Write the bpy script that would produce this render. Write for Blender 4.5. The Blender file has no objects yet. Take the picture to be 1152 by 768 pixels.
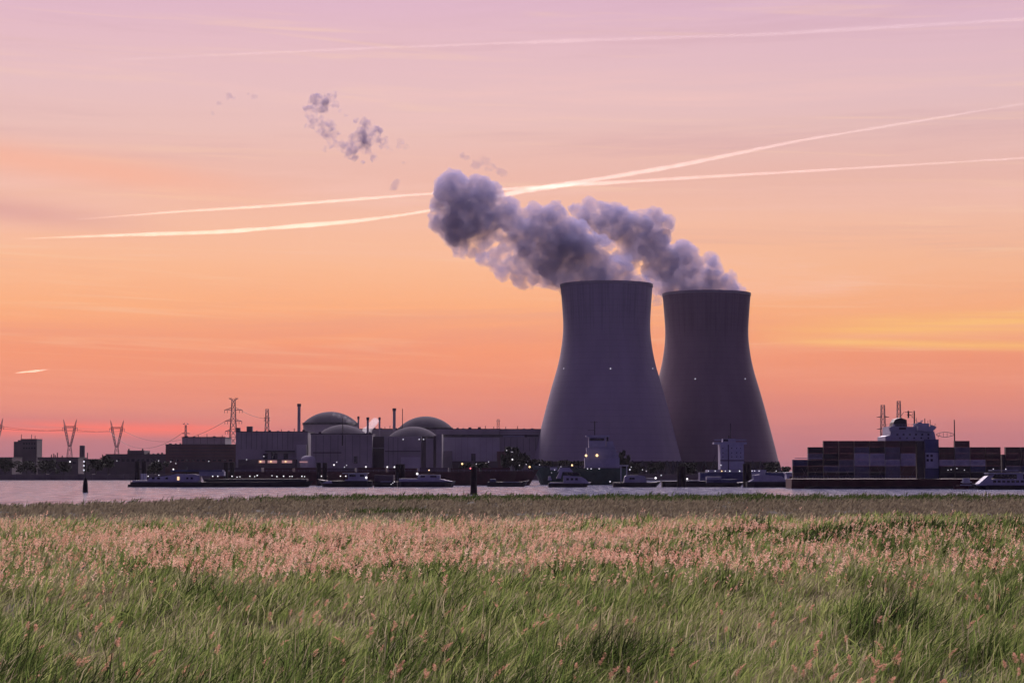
import bpy, math, random
import numpy as np
from mathutils import Vector

random.seed(7)
rng = np.random.default_rng(11)
R = math.radians
scene = bpy.context.scene
COL = scene.collection

# ------------------------------------------------------------------ camera
FPX = 2240.0                      # focal length in photo pixels (70 mm on 36 mm, 1152 px wide)
CX, CY = 576.0, 384.0
HOR = 529.0                       # photo row of the horizon
CAMZ = 7.5
TILT = math.atan((HOR - CY) / FPX)
ct, st = math.cos(TILT), math.sin(TILT)

def at(px, py, D):
    """world point at depth D seen at photo pixel (px,py)"""
    u = (px - CX) / FPX
    v = (CY - py) / FPX
    k = D / (ct - v * st)
    return (u * k, D, CAMZ + (st + v * ct) * k)

def X(px, D): return at(px, HOR, D)[0]
def Z(py, D): return at(CX, py, D)[2]

cd = bpy.data.cameras.new('camera')
cd.lens = 70; cd.sensor_width = 36; cd.clip_end = 600000; cd.clip_start = 0.5
cam = bpy.data.objects.new('camera', cd); COL.objects.link(cam)
cam.location = (0, 0, CAMZ); cam.rotation_euler = (R(90) + TILT, 0, 0)
scene.camera = cam

# ------------------------------------------------------------------ node helpers
def lin(r, g, b):
    def f(c):
        c /= 255.0
        return c / 12.92 if c <= 0.04045 else ((c + 0.055) / 1.055) ** 2.4
    return (f(r), f(g), f(b), 1.0)

class NT:
    def __init__(s, tree):
        s.t = tree; s.n = tree.nodes; s.l = tree.links
    def link(s, a, b): s.l.new(a, b)
    def val(s, sock, v):
        if isinstance(v, bpy.types.NodeSocket): s.l.new(v, sock)
        else: sock.default_value = v
    def math(s, op, a, b=None, c=None, clamp=False):
        n = s.n.new('ShaderNodeMath'); n.operation = op; n.use_clamp = clamp
        s.val(n.inputs[0], a)
        if b is not None: s.val(n.inputs[1], b)
        if c is not None: s.val(n.inputs[2], c)
        return n.outputs[0]
    def smooth(s, x, a, b, lo=0.0, hi=1.0):
        n = s.n.new('ShaderNodeMapRange'); n.interpolation_type = 'SMOOTHSTEP'; n.clamp = True
        s.val(n.inputs[0], x); n.inputs[1].default_value = a; n.inputs[2].default_value = b
        n.inputs[3].default_value = lo; n.inputs[4].default_value = hi
        return n.outputs[0]
    def mix(s, f, a, b, mode='MIX'):
        n = s.n.new('ShaderNodeMix'); n.data_type = 'RGBA'; n.blend_type = mode
        s.val(n.inputs[0], f); s.val(n.inputs[6], a); s.val(n.inputs[7], b)
        return n.outputs[2]
    def xyz(s, x, y, z):
        n = s.n.new('ShaderNodeCombineXYZ')
        s.val(n.inputs[0], x); s.val(n.inputs[1], y); s.val(n.inputs[2], z)
        return n.outputs[0]
    def noise(s, vec, scale, detail=4, rough=0.55, dist=0.0):
        n = s.n.new('ShaderNodeTexNoise')
        if vec is not None: s.l.new(vec, n.inputs['Vector'])
        n.inputs['Scale'].default_value = scale; n.inputs['Detail'].default_value = detail
        n.inputs['Roughness'].default_value = rough; n.inputs['Distortion'].default_value = dist
        return n.outputs[0]
    def ramp(s, x, stops, interp='LINEAR'):
        n = s.n.new('ShaderNodeValToRGB'); cr = n.color_ramp; cr.interpolation = interp
        while len(cr.elements) < len(stops): cr.elements.new(0.5)
        for e, (p, c) in zip(cr.elements, stops):
            e.position = p; e.color = c
        s.val(n.inputs[0], x)
        return n.outputs[0]
    def gauss(s, x, c, w):
        d = s.math('DIVIDE', s.math('SUBTRACT', x, c), w)
        return s.math('EXPONENT', s.math('MULTIPLY', s.math('MULTIPLY', d, d), -1.0))

# ------------------------------------------------------------------ world: dusk sky
HAZE = 0.000008
SUN_AZ, SUN_EL = R(-9), R(-1.6)
world = bpy.data.worlds.new('World'); scene.world = world
world.use_nodes = True
wt = NT(world.node_tree); wt.n.clear()
tc = wt.n.new('ShaderNodeTexCoord')
sep = wt.n.new('ShaderNodeSeparateXYZ'); wt.link(tc.outputs['Generated'], sep.inputs[0])
dx, dy, dz = sep.outputs
az = wt.math('ARCTAN2', dx, dy)
n1 = wt.noise(wt.xyz(wt.math('MULTIPLY', az, 2.2), wt.math('MULTIPLY', dz, 34.0), 3.7), 1.0, 6, 0.62, 0.6)
n2 = wt.noise(wt.xyz(wt.math('MULTIPLY', az, 5.0), wt.math('MULTIPLY', wt.math('ADD', dz, wt.math('MULTIPLY', az, 0.03)), 150.0), 9.1), 1.0, 5, 0.6, 0.8)
nw = wt.math('SUBTRACT', n1, 0.5)
ew = wt.math('ADD', dz, wt.math('MULTIPLY', nw, 0.026))
sky_stops = [(-0.05, (150, 92, 108)), (0.0, (168, 104, 118)), (0.0174, (198, 114, 113)), (0.0263, (219, 125, 109)), (0.0397, (236, 139, 109)),
             (0.0575, (247, 152, 112)), (0.0797, (254, 175, 126)), (0.1017, (253, 187, 147)), (0.1236, (249, 191, 164)),
             (0.1454, (240, 187, 172)), (0.167, (237, 193, 186)), (0.1883, (234, 193, 194)), (0.209, (232, 190, 198)),
             (0.2298, (227, 185, 203)), (0.30, (226, 205, 212)), (1.0, (228, 224, 228))]
M0, M1 = -0.05, 1.0
ramp_x = wt.math('POWER', wt.math('MAXIMUM', wt.math('DIVIDE', wt.math('SUBTRACT', ew, M0), M1 - M0), 0.0), 0.5)
base = wt.ramp(ramp_x, [(((p - M0) / (M1 - M0)) ** 0.5, lin(*c)) for p, c in sky_stops])
# right half is a little greyer and more lilac high up, redder low down
right = wt.smooth(az, -0.05, 0.27)
base = wt.mix(wt.math('MULTIPLY', right, 0.55), base, wt.mix(1.0, base, (0.90, 0.93, 1.0, 1), 'MULTIPLY'))
# soft broad cirrus modulation
cir = wt.math('MULTIPLY', wt.smooth(n1, 0.50, 0.72), wt.smooth(dz, 0.02, 0.10))
base = wt.mix(wt.math('MULTIPLY', cir, 0.38), base, lin(255, 205, 190))
dk = wt.math('MULTIPLY', wt.smooth(n1, 0.47, 0.30), wt.smooth(dz, 0.03, 0.12))
base = wt.mix(wt.math('MULTIPLY', dk, 0.24), base, lin(196, 150, 168))
fine = wt.math('MULTIPLY', wt.smooth(n2, 0.52, 0.75), wt.smooth(dz, 0.03, 0.07))
base = wt.mix(wt.math('MULTIPLY', fine, 0.30), base, lin(255, 214, 176))
# glowing yellow streaks low on the right
tilt_e = wt.math('SUBTRACT', dz, wt.math('MULTIPLY', az, 0.012))
st1 = wt.math('MULTIPLY', wt.gauss(tilt_e, 0.0690, 0.0042), wt.smooth(az, 0.10, 0.22))
st2 = wt.math('MULTIPLY', wt.gauss(dz, wt.math('SUBTRACT', 0.0690, wt.math('MULTIPLY', az, 0.034)), 0.0022), wt.smooth(az, 0.11, 0.17))
st1 = wt.math('MULTIPLY', wt.math('ADD', st1, wt.math('MULTIPLY', st2, 0.5)), wt.smooth(n2, 0.30, 0.58, 0.25, 1.0))
base = wt.mix(wt.math('MULTIPLY', st1, 1.15, clamp=True), base, lin(255, 200, 112))
# red band low on the left
st3 = wt.math('MULTIPLY', wt.gauss(dz, 0.0205, 0.0036), wt.smooth(az, -0.10, -0.17))
st3 = wt.math('MULTIPLY', st3, wt.smooth(n2, 0.32, 0.56, 0.35, 1.0))
base = wt.mix(wt.math('MULTIPLY', st3, 0.9, clamp=True), base, lin(252, 112, 88))
# orange shelf and grey bar upper left
st4 = wt.math('MULTIPLY', wt.gauss(dz, wt.math('ADD', 0.126, wt.math('MULTIPLY', az, -0.10)), 0.008), wt.smooth(az, -0.08, -0.2))
base = wt.mix(wt.math('MULTIPLY', st4, 0.6), base, lin(254, 180, 150))
st5 = wt.math('MULTIPLY', wt.gauss(dz, wt.math('SUBTRACT', 0.107, wt.math('MULTIPLY', az, 0.075)), 0.0062), wt.smooth(az, -0.15, -0.25))
base = wt.mix(wt.math('MULTIPLY', st5, 0.55), base, lin(214, 150, 150))
# added bright sky zone above the frame, ahead only, to light the grass
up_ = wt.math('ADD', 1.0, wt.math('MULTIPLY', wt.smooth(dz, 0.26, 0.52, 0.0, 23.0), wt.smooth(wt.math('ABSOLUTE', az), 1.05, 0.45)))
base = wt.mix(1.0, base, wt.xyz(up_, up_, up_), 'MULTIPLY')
# the sky opposite the sunset is dim and blue
back = wt.smooth(wt.math('ADD', dy, wt.math('MULTIPLY', wt.math('MAXIMUM', dz, 0.0), 0.2)), 0.92, 0.52)
backcol = wt.ramp(wt.math('MAXIMUM', dz, 0.0), [(0.0, (0.145, 0.095, 0.25, 1)), (0.6, (0.135, 0.095, 0.25, 1)), (1.0, (0.17, 0.13, 0.28, 1))])
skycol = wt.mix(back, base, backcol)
nish = wt.n.new('ShaderNodeTexSky'); nish.sky_type = 'NISHITA'; nish.sun_disc = False
nish.sun_elevation = SUN_EL; nish.sun_rotation = SUN_AZ; nish.air_density = 1.4; nish.dust_density = 2.0
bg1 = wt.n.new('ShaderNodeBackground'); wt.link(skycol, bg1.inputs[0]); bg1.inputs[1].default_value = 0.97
bg2 = wt.n.new('ShaderNodeBackground'); wt.link(nish.outputs[0], bg2.inputs[0]); bg2.inputs[1].default_value = 0.01
add = wt.n.new('ShaderNodeAddShader'); wt.link(bg1.outputs[0], add.inputs[0]); wt.link(bg2.outputs[0], add.inputs[1])
wo = wt.n.new('ShaderNodeOutputWorld'); wt.link(add.outputs[0], wo.inputs[0])

sd = bpy.data.lights.new('sun', 'SUN'); sd.energy = 1.3; sd.angle = R(1.0); sd.color = (1.0, 0.58, 0.15)
sun = bpy.data.objects.new('sun', sd); COL.objects.link(sun)
sdir = Vector((math.sin(SUN_AZ) * math.cos(SUN_EL), math.cos(SUN_AZ) * math.cos(SUN_EL), math.sin(SUN_EL)))
sun.rotation_euler = (-sdir).to_track_quat('-Z', 'Y').to_euler()

# ------------------------------------------------------------------ materials
def surf(name, color, rough=0.7, spec=0.3, metal=0.0, noise=None, bump=None):
    """matt material with uneven tone: noise=(scale, amount)"""
    m = bpy.data.materials.new(name); m.use_nodes = True
    t = NT(m.node_tree); p = t.n['Principled BSDF']
    p.inputs['Roughness'].default_value = rough; p.inputs['Metallic'].default_value = metal
    p.inputs['Specular IOR Level'].default_value = spec
    c = tuple(color[:3]) + (1,)
    sc_, am = noise or (0.25, 0.35)
    tcn = t.n.new('ShaderNodeTexCoord')
    nz = t.noise(tcn.outputs['Object'], sc_, 6, 0.6)
    lo = tuple(v * (1 - am) for v in c[:3]) + (1,); hi = tuple(min(1, v * (1 + am)) for v in c[:3]) + (1,)
    t.link(t.ramp(nz, [(0.3, lo), (0.7, hi)]), p.inputs['Base Color'])
    if bump:
        b = t.n.new('ShaderNodeBump'); b.inputs['Strength'].default_value = bump[1]; b.inputs['Distance'].default_value = bump[2]
        t.link(t.noise(tcn.outputs['Object'], bump[0], 5), b.inputs['Height']); t.link(b.outputs[0], p.inputs['Normal'])
    return m

def emit(name, color, strength):
    m = bpy.data.materials.new(name); m.use_nodes = True
    t = NT(m.node_tree); p = t.n['Principled BSDF']
    p.inputs['Base Color'].default_value = (0.8, 0.8, 0.8, 1)
    p.inputs['Emission Color'].default_value = tuple(color) + (1,); p.inputs['Emission Strength'].default_value = strength
    m.cycles.emission_sampling = 'NONE'
    return m

M = {}
M['steel'] = surf('steel', (0.20, 0.15, 0.16), 0.6, 0.3, 0.2)
M['dark_steel'] = surf('dark_steel', (0.035, 0.03, 0.035), 0.6)
M['pale_wall'] = surf('pale_wall', (0.34, 0.32, 0.37), 0.85, 0.2, 0, (0.05, 0.18))
M['grey_wall'] = surf('grey_wall', (0.24, 0.22, 0.245), 0.85, 0.2, 0, (0.05, 0.2))
M['dark_wall'] = surf('dark_wall', (0.088, 0.07, 0.082), 0.85, 0.2, 0, (0.06, 0.25))
M['brick_wall'] = surf('brick_wall', (0.13, 0.075, 0.075), 0.9, 0.2, 0, (0.06, 0.25))
M['dome'] = surf('dome', (0.07, 0.062, 0.08), 0.98, 0.02, 0, (0.06, 0.15))
M['trim'] = surf('trim', (0.06, 0.055, 0.065), 0.8)
M['hull_black'] = surf('hull_black', (0.016, 0.014, 0.018), 0.5, 0.4)
M['hull_maroon'] = surf('hull_maroon', (0.06, 0.022, 0.024), 0.6, 0.3)
M['hull_green'] = surf('hull_green', (0.03, 0.06, 0.045), 0.5, 0.3)
M['hull_blue'] = surf('hull_blue', (0.05, 0.055, 0.13), 0.5, 0.3)
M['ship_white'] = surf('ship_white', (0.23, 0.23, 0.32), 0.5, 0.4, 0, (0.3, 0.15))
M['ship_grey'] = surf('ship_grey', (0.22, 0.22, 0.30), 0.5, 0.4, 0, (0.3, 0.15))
M['glass'] = surf('dark_glass', (0.015, 0.015, 0.02), 0.1, 0.5)
M['timber'] = surf('timber', (0.022, 0.016, 0.016), 0.9)
M['bark'] = surf('bark', (0.04, 0.03, 0.025), 0.9)
M['leaf'] = surf('leaf', (0.025, 0.028, 0.018), 0.8, 0.2, 0, (0.8, 0.6))
M['concrete'] = surf('quay_concrete', (0.12, 0.10, 0.10), 0.9, 0.2, 0, (0.1, 0.3))
M['lamp_white'] = emit('lamp_white', (0.95, 0.92, 1.0), 0.75)
M['lamp_bright'] = emit('lamp_bright', (1.0, 0.95, 0.95), 1.4)
M['lamp_amber'] = emit('lamp_amber', (1.0, 0.62, 0.25), 2.0)
M['lamp_red'] = emit('lamp_red', (1.0, 0.12, 0.15), 2.5)
M['lit_window'] = emit('lit_window', (1.0, 0.62, 0.28), 1.3)
M['lit_room'] = emit('lit_room', (0.9, 0.36, 0.22), 0.30)
M['fender'] = surf('fender', (0.03, 0.03, 0.03), 0.9)

# ------------------------------------------------------------------ mesh builder
ORG = {}
class MB:
    def __init__(s): s.v = []; s.f = []
    def add(s, vs, fs):
        b = len(s.v); s.v += [tuple(v) for v in vs]; s.f += [tuple(i + b for i in f) for f in fs]; return s
    def box(s, x0, x1, y0, y1, z0, z1):
        vs = [(x, y, z) for z in (z0, z1) for y in (y0, y1) for x in (x0, x1)]
        return s.add(vs, [(0, 2, 3, 1), (4, 5, 7, 6), (0, 1, 5, 4), (2, 6, 7, 3), (0, 4, 6, 2), (1, 3, 7, 5)])
    def prism(s, poly, y0, y1):
        n = len(poly)
        vs = [(x, y0, z) for x, z in poly] + [(x, y1, z) for x, z in poly]
        return s.add(vs, [tuple(range(n)), tuple(range(2 * n - 1, n - 1, -1))] + [(i, i + n, (i + 1) % n + n, (i + 1) % n) for i in range(n)])
    def tube(s, p0, p1, r0, r1=None, n=6):
        r1 = r0 if r1 is None else r1
        p0, p1 = Vector(p0), Vector(p1); d = (p1 - p0)
        if d.length < 1e-6: return s
        d.normalize(); a = d.orthogonal().normalized(); b = d.cross(a)
        vs = []
        for p, r in ((p0, r0), (p1, r1)):
            for i in range(n):
                t = 2 * math.pi * i / n
                vs.append(p + a * (r * math.cos(t)) + b * (r * math.sin(t)))
        return s.add(vs, [(i, (i + 1) % n, (i + 1) % n + n, i + n) for i in range(n)] + [tuple(range(n - 1, -1, -1)), tuple(range(n, 2 * n))])
    def path(s, pts, r, n=5):
        for a, b in zip(pts[:-1], pts[1:]): s.tube(a, b, r, r, n)
        return s
    def lathe(s, prof, c, n=48, cap_top=False, cap_bot=False):
        vs = []; fs = []
        for r, z in prof:
            for i in range(n):
                t = 2 * math.pi * i / n
                vs.append((c[0] + r * math.cos(t), c[1] + r * math.sin(t), z))
        for k in range(len(prof) - 1):
            for i in range(n):
                j = (i + 1) % n
                fs.append((k * n + i, k * n + j, (k + 1) * n + j, (k + 1) * n + i))
        if cap_bot: fs.append(tuple(range(n - 1, -1, -1)))
        if cap_top: fs.append(tuple(range((len(prof) - 1) * n, len(prof) * n)))
        return s.add(vs, fs)
    def ball(s, c, r, n=8, m=5):
        prof = [(max(0.001, r * math.sin(math.pi * k / m)), c[2] - r * math.cos(math.pi * k / m)) for k in range(m + 1)]
        return s.lathe(prof, c, n)
    def build(s, name, mat, parent=None, smooth=False, label=None):
        o0 = ORG.get(parent.name, (0, 0, 0)) if parent else (0, 0, 0)
        me = bpy.data.meshes.new(name)
        me.from_pydata([(x - o0[0], y - o0[1], z - o0[2]) for x, y, z in s.v], [], s.f)
        if smooth: me.shade_smooth()
        me.materials.append(mat)
        o = bpy.data.objects.new(name, me); COL.objects.link(o)
        if parent: o.parent = parent
        ORG[o.name] = o0
        if label: o['label'] = label
        return o

def thing(name, label, cat, loc, group=None):
    o = bpy.data.objects.new(name, None); COL.objects.link(o)
    o.location = loc; o.empty_display_size = 1
    ORG[o.name] = tuple(loc)
    o['label'] = label; o['category'] = cat
    if group: o['group'] = group
    return o

def tag(o, label, cat, group=None):
    o['label'] = label; o['category'] = cat
    if group: o['group'] = group
    return o

def mesh_np(name, verts, faces_flat, loop_start, loop_total, mat, attr=None, smooth=False):
    me = bpy.data.meshes.new(name)
    me.vertices.add(len(verts)); me.vertices.foreach_set('co', np.ascontiguousarray(verts, np.float32).ravel())
    me.loops.add(len(faces_flat)); me.loops.foreach_set('vertex_index', np.ascontiguousarray(faces_flat, np.int32))
    me.polygons.add(len(loop_start)); me.polygons.foreach_set('loop_start', np.ascontiguousarray(loop_start, np.int32))
    me.polygons.foreach_set('loop_total', np.ascontiguousarray(loop_total, np.int32))
    if smooth: me.polygons.foreach_set('use_smooth', np.ones(len(loop_start), bool))
    me.update(calc_edges=True)
    if attr is not None:
        for k, a in attr.items():
            at_ = me.attributes.new(k, 'FLOAT', 'POINT'); at_.data.foreach_set('value', np.ascontiguousarray(a, np.float32))
    me.materials.append(mat)
    o = bpy.data.objects.new(name, me); COL.objects.link(o)
    return o

# 2-D value noise in numpy
_H = rng.random((256, 256))
def vn(x, y):
    xi = np.floor(x).astype(int); yi = np.floor(y).astype(int)
    fx = x - xi; fy = y - yi
    fx = fx * fx * (3 - 2 * fx); fy = fy * fy * (3 - 2 * fy)
    a = _H[xi & 255, yi & 255]; b = _H[(xi + 1) & 255, yi & 255]; c = _H[xi & 255, (yi + 1) & 255]; d = _H[(xi + 1) & 255, (yi + 1) & 255]
    return (a * (1 - fx) + b * fx) * (1 - fy) + (c * (1 - fx) + d * fx) * fy
def fbm(x, y, o=4):
    s = 0; a = 0.5; t = 0
    for i in range(o):
        s = s + a * vn(x + 17.3 * i, y + 5.1 * i); t += a; x = x * 2.03; y = y * 2.03; a *= 0.5
    return s / t
def sstep(a, b, x):
    t = np.clip((x - a) / (b - a), 0, 1); return t * t * (3 - 2 * t)

# ------------------------------------------------------------------ ground sheet (near marsh, river bed, far bank) and water
FARSHORE = 1560.0
def shore(x):
    """depth of the near water's edge"""
    px = 576 + x / 420.0 * 2240
    base_ = np.interp(px, [-600, -100, 40, 130, 250, 420, 800, 1150, 1700], [285, 300, 322, 356, 425, 500, 515, 505, 500])
    return base_ + 14 * (fbm(x / 22.0 + 40, x * 0 + 3.3) - 0.5)
def ground_z(x, y):
    sh = shore(x)
    near = 1.0 + 0.35 * (fbm(x / 9.0, y / 9.0, 3) - 0.5)
    z = near - sstep(-6, 10, y - sh) * 4.0
    z = z + sstep(FARSHORE - 4, FARSHORE + 8, y) * 6.0
    return z
ys = np.concatenate([np.linspace(-300, 20, 9), np.arange(24, 560, 3.0), np.linspace(570, 1540, 20), np.arange(1550, 1580, 2.5), np.geomspace(1600, 14000, 22)])
xu = np.concatenate([np.linspace(-9000, -420, 14), np.arange(-400, 401, 5.0), np.linspace(420, 9000, 14)])
GX, GY = np.meshgrid(xu, ys)
GZ = ground_z(GX, GY)
ny, nx = GX.shape
gv = np.stack([GX, GY, GZ], -1).reshape(-1, 3)
idx = np.arange(ny * nx).reshape(ny, nx)
q = np.stack([idx[:-1, :-1], idx[:-1, 1:], idx[1:, 1:], idx[1:, :-1]], -1).reshape(-1, 4)
gm = surf('ground_soil', (0.026, 0.024, 0.017), 0.95, 0.1, 0, (0.05, 0.4))
g = mesh_np('ground', gv, q.ravel(), np.arange(len(q)) * 4, np.full(len(q), 4), gm, smooth=True)
g['kind'] = 'structure'

wm = bpy.data.materials.new('river_water'); wm.use_nodes = True
t = NT(wm.node_tree); p = t.n['Principled BSDF']
p.inputs['Base Color'].default_value = (0.07, 0.08, 0.15, 1); p.inputs['Roughness'].default_value = 0.14; p.inputs['IOR'].default_value = 1.33; p.inputs['Specular IOR Level'].default_value = 0.10
geo = t.n.new('ShaderNodeNewGeometry')
mp = t.n.new('ShaderNodeVectorMath'); mp.operation = 'MULTIPLY'; t.link(geo.outputs['Position'], mp.inputs[0]); mp.inputs[1].default_value = (0.30, 0.6, 1.0)
h = t.math('ADD', t.noise(mp.outputs[0], 0.55, 4, 0.6, 0.4), t.math('MULTIPLY', t.noise(geo.outputs['Position'], 0.06, 2), 1.5))
b = t.n.new('ShaderNodeBump'); paw = t.n.new('ShaderNodeVectorMath'); paw.operation = 'MULTIPLY'; t.link(geo.outputs['Position'], paw.inputs[0]); paw.inputs[1].default_value = (0.30, 0.022, 1.0)
t.link(t.smooth(t.noise(paw.outputs[0], 1.0, 5, 0.7), 0.35, 0.65, 0.15, 1.0), b.inputs['Strength']); b.inputs['Distance'].default_value = 0.75
t.link(h, b.inputs['Height']); t.link(b.outputs[0], p.inputs['Normal'])
body = t.n.new('ShaderNodeBsdfDiffuse'); body.inputs[0].default_value = (0.040, 0.040, 0.062, 1)
rip = t.n.new('ShaderNodeVectorMath'); rip.operation = 'MULTIPLY'; t.link(geo.outputs['Position'], rip.inputs[0]); rip.inputs[1].default_value = (0.22, 0.045, 1.0)
mxw = t.n.new('ShaderNodeMixShader'); t.link(t.smooth(t.noise(rip.outputs[0], 1.0, 6, 0.75), 0.34, 0.66, 0.10, 0.62), mxw.inputs[0])
t.link(p.outputs[0], mxw.inputs[1]); t.link(body.outputs[0], mxw.inputs[2]); t.link(mxw.outputs[0], t.n['Material Output'].inputs[0])
wmb = MB(); wmb.add([(-9000, 200, 0), (9000, 200, 0), (9000, FARSHORE + 30, 0), (-9000, FARSHORE + 30, 0)], [(0, 1, 2, 3)])
w = wmb.build('water', wm); w['kind'] = 'structure'

# ------------------------------------------------------------------ reed grass
def grass_mat(name, stops, trans=0.45):
    m = bpy.data.materials.new(name); m.use_nodes = True
    t = NT(m.node_tree); t.n.clear()
    a = t.n.new('ShaderNodeAttribute'); a.attribute_name = 'tint'
    c = t.ramp(a.outputs['Fac'], stops)
    d = t.n.new('ShaderNodeBsdfDiffuse'); t.link(c, d.inputs[0])
    tr = t.n.new('ShaderNodeBsdfTranslucent'); t.link(c, tr.inputs[0])
    mx = t.n.new('ShaderNodeMixShader'); mx.inputs[0].default_value = trans
    t.link(d.outputs[0], mx.inputs[1]); t.link(tr.outputs[0], mx.inputs[2])
    o = t.n.new('ShaderNodeOutputMaterial'); t.link(mx.outputs[0], o.inputs[0])
    return m
# tint 0..1: dark green, fresh green, yellow green, straw, dry mauve-brown
gmat = grass_mat('reed_leaf', [(0.0, (0.022, 0.030, 0.012, 1)), (0.25, (0.105, 0.16, 0.038, 1)), (0.5, (0.255, 0.295, 0.09, 1)), (0.72, (0.36, 0.32, 0.19, 1)), (0.85, (0.165, 0.140, 0.092, 1)), (1.0, (0.118, 0.097, 0.068, 1))])

def place(n, d0, d1, power):
    """n points in the view wedge between depths d0,d1; density per area ~ depth^-power"""
    g_ = np.linspace(d0, d1, 600); f_ = 1152 / 2240 * 1.22; W_ = 64.0
    a_ = g_ ** -power * g_ * f_; b_ = g_ ** -power * (g_ * f_ + W_)
    n = int(n * b_.sum() / a_.sum())
    c_ = np.cumsum(b_); c_ = (c_ - c_[0]) / (c_[-1] - c_[0])
    D = np.interp(rng.random(n), c_, g_)
    x = (rng.random(n) - 0.5) * (D * f_ + W_)
    return x, D

HALF = 0
VV, FF, TT = [], [], []; vbase = 0
def blades(x, y, z, length, width, tint, lean, leandir, droop):
    """ribbon blades: 3 segments, tapering, curved in the direction leandir"""
    global vbase
    n = len(x)
    ld = np.stack([np.cos(leandir), np.sin(leandir)], -1)
    face = rng.random(n) * np.pi
    wv = np.stack([np.cos(face), np.sin(face)], -1)
    P = []
    for k, f in enumerate((0.0, 0.38, 0.72, 1.0)):
        off = lean * (f ** 1.6) + droop * f ** 3
        hgt = f * (1 - 0.25 * np.minimum(1, lean + droop) * f)
        cx_ = x + ld[:, 0] * off * length; cy_ = y + ld[:, 1] * off * length; cz_ = z + hgt * length * np.sqrt(np.maximum(0.12, 1 - (0.55 * off) ** 2))
        wk = width * (0.8, 1.0, 0.7, 0.0)[k] * 0.5
        if k < 3:
            P.append(np.stack([cx_ - wv[:, 0] * wk, cy_ - wv[:, 1] * wk, cz_], -1)); P.append(np.stack([cx_ + wv[:, 0] * wk, cy_ + wv[:, 1] * wk, cz_], -1))
        else: P.append(np.stack([cx_, cy_, cz_], -1))
    v = np.stack(P, 1)                       # n,7,3
    b = (vbase + np.arange(n) * 7)[:, None]
    f = np.concatenate([b + np.array([[0, 1, 3, 2]]), b + np.array([[2, 3, 5, 4]]), b + np.array([[4, 5, 6]])], 1)   # 11 loops
    VV.append(v.reshape(-1, 3)); FF.append(f.ravel()); TT.append(np.repeat(tint, 7)); vbase += n * 7

def zone_tint(x, y):
    """mean leaf colour over the marsh: green near, straw in the plume belt, mauve-brown beyond, dark green rim"""
    px = 576 + x / y * 2240
    t_ = np.interp(y, [40, 75, 92, 110, 150, 200, 240, 300, 375, 425, 520], [0.32, 0.36, 0.42, 0.44, 0.46, 0.52, 0.84, 0.92, 0.80, 0.10, 0.06])
    # green tongues between the belts on the right
    t_ = t_ - 0.30 * sstep(600, 860, px) * np.exp(-((y - 185) / 35.0) ** 2)
    t_ = t_ + 0.30 * (fbm(x / 6.0 + 9, y / 9.0) - 0.5) + 0.22 * (fbm(x / 30.0, y / 40.0 + 7) - 0.5)
    return t_

def hmap(x, y):
    return np.maximum(0.35, -0.1 + 2.2 * fbm(x / 3.4 + 3, y / 6.0 + 1, 3))

for (n, d0, d1, pw, wbase, lens) in ((150000, 38, 100, 1.7, 0.034, (0.6, 1.35)), (200000, 90, 215, 1.9, 0.045, (0.7, 1.2)), (170000, 205, 480, 1.9, 0.075, (0.6, 1.1))):
    x, y = place(n, d0, d1, pw); n = len(x)
    keep = y < shore(x) + 1.5
    hm = hmap(x, y)
    gap = fbm(x / 2.6 + 70, y / 3.6 + 20, 3)
    keep &= rng.random(n) < sstep(0.35, 0.49, gap) * 0.9 + 0.1
    x, y, hm, gap = x[keep], y[keep], hm[keep], gap[keep]; n = len(x)
    z0 = ground_z(x, y)
    L = (lens[0] + (lens[1] - lens[0]) * rng.random(n)) * hm * (0.55 + 0.45 * sstep(0.33, 0.5, gap))
    # taller rim at the water, shorter bleached belt before it
    rim = np.exp(-((y - shore(x) + 22) / 26.0) ** 2) if d0 > 200 else 0
    L = L * (1 + 0.25 * rim - (0.35 * np.exp(-((y - 285) / 45.0) ** 2) if d0 > 200 else 0))
    if d0 > 200:   # dark tufted lines in the bleached belt
        px = 576 + x / y * 2240
        ln = (np.exp(-((y - 262 - 8 * fbm(x / 12, x * 0)) / 7.0) ** 2) * sstep(900, 960, px) + np.exp(-((y - 300) / 9.0) ** 2) * sstep(380, 400, px) * (1 - sstep(450, 520, px)) + 0.6 * np.exp(-((y - 232) / 9.0) ** 2) * sstep(640, 700, px))
        L = L * (1 + 0.6 * ln)
    base_z = z0 + rng.random(n) * 0.45 * hm * (1 if d0 < 200 else 0.4)
    tint = zone_tint(x, y) + rng.normal(0, 0.21 if d0 < 200 else 0.09, n) - (0.6 * (hm - 1.08) if d0 < 200 else 0)
    if d0 > 200: tint = tint - 0.55 * ln - 0.25 * np.exp(-((y - shore(x) + 8) / 20.0) ** 2) - 0.15 * rim
    tint = np.where((rng.random(n) < 0.08) & (y < 250), 0.74 + 0.05 * rng.random(n), tint)
    if d0 > 200:   # short brown growth, then dark sedge at the water
        pr = np.maximum(sstep(375, 440, y) * 0.92, 0.75 * np.exp(-((y - shore(x)) / 20.0) ** 2))
        pr = np.maximum(pr, np.clip(ln, 0, 0.8))
        far_t = np.where(rng.random(n) < pr, 0.02 + 0.07 * rng.random(n), 0.88 + 0.12 * rng.random(n))
        tint = np.where(rng.random(n) < sstep(235, 300, y + 22 * (fbm(x / 16.0, y / 14.0 + 3) - 0.5)), far_t, tint)
    wdt = np.maximum(wbase * (0.5 + 1.0 * rng.random(n)), y * 0.00050 * (0.7 + 0.6 * rng.random(n)))
    ldir = rng.normal(0.15, 1.0, n)
    blades(x, y, base_z, L, wdt, np.clip(tint, 0.0, 1.0), np.abs(rng.normal(0.5, 0.32, n)), ldir, 0.55 * rng.random(n) ** 2)
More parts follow.
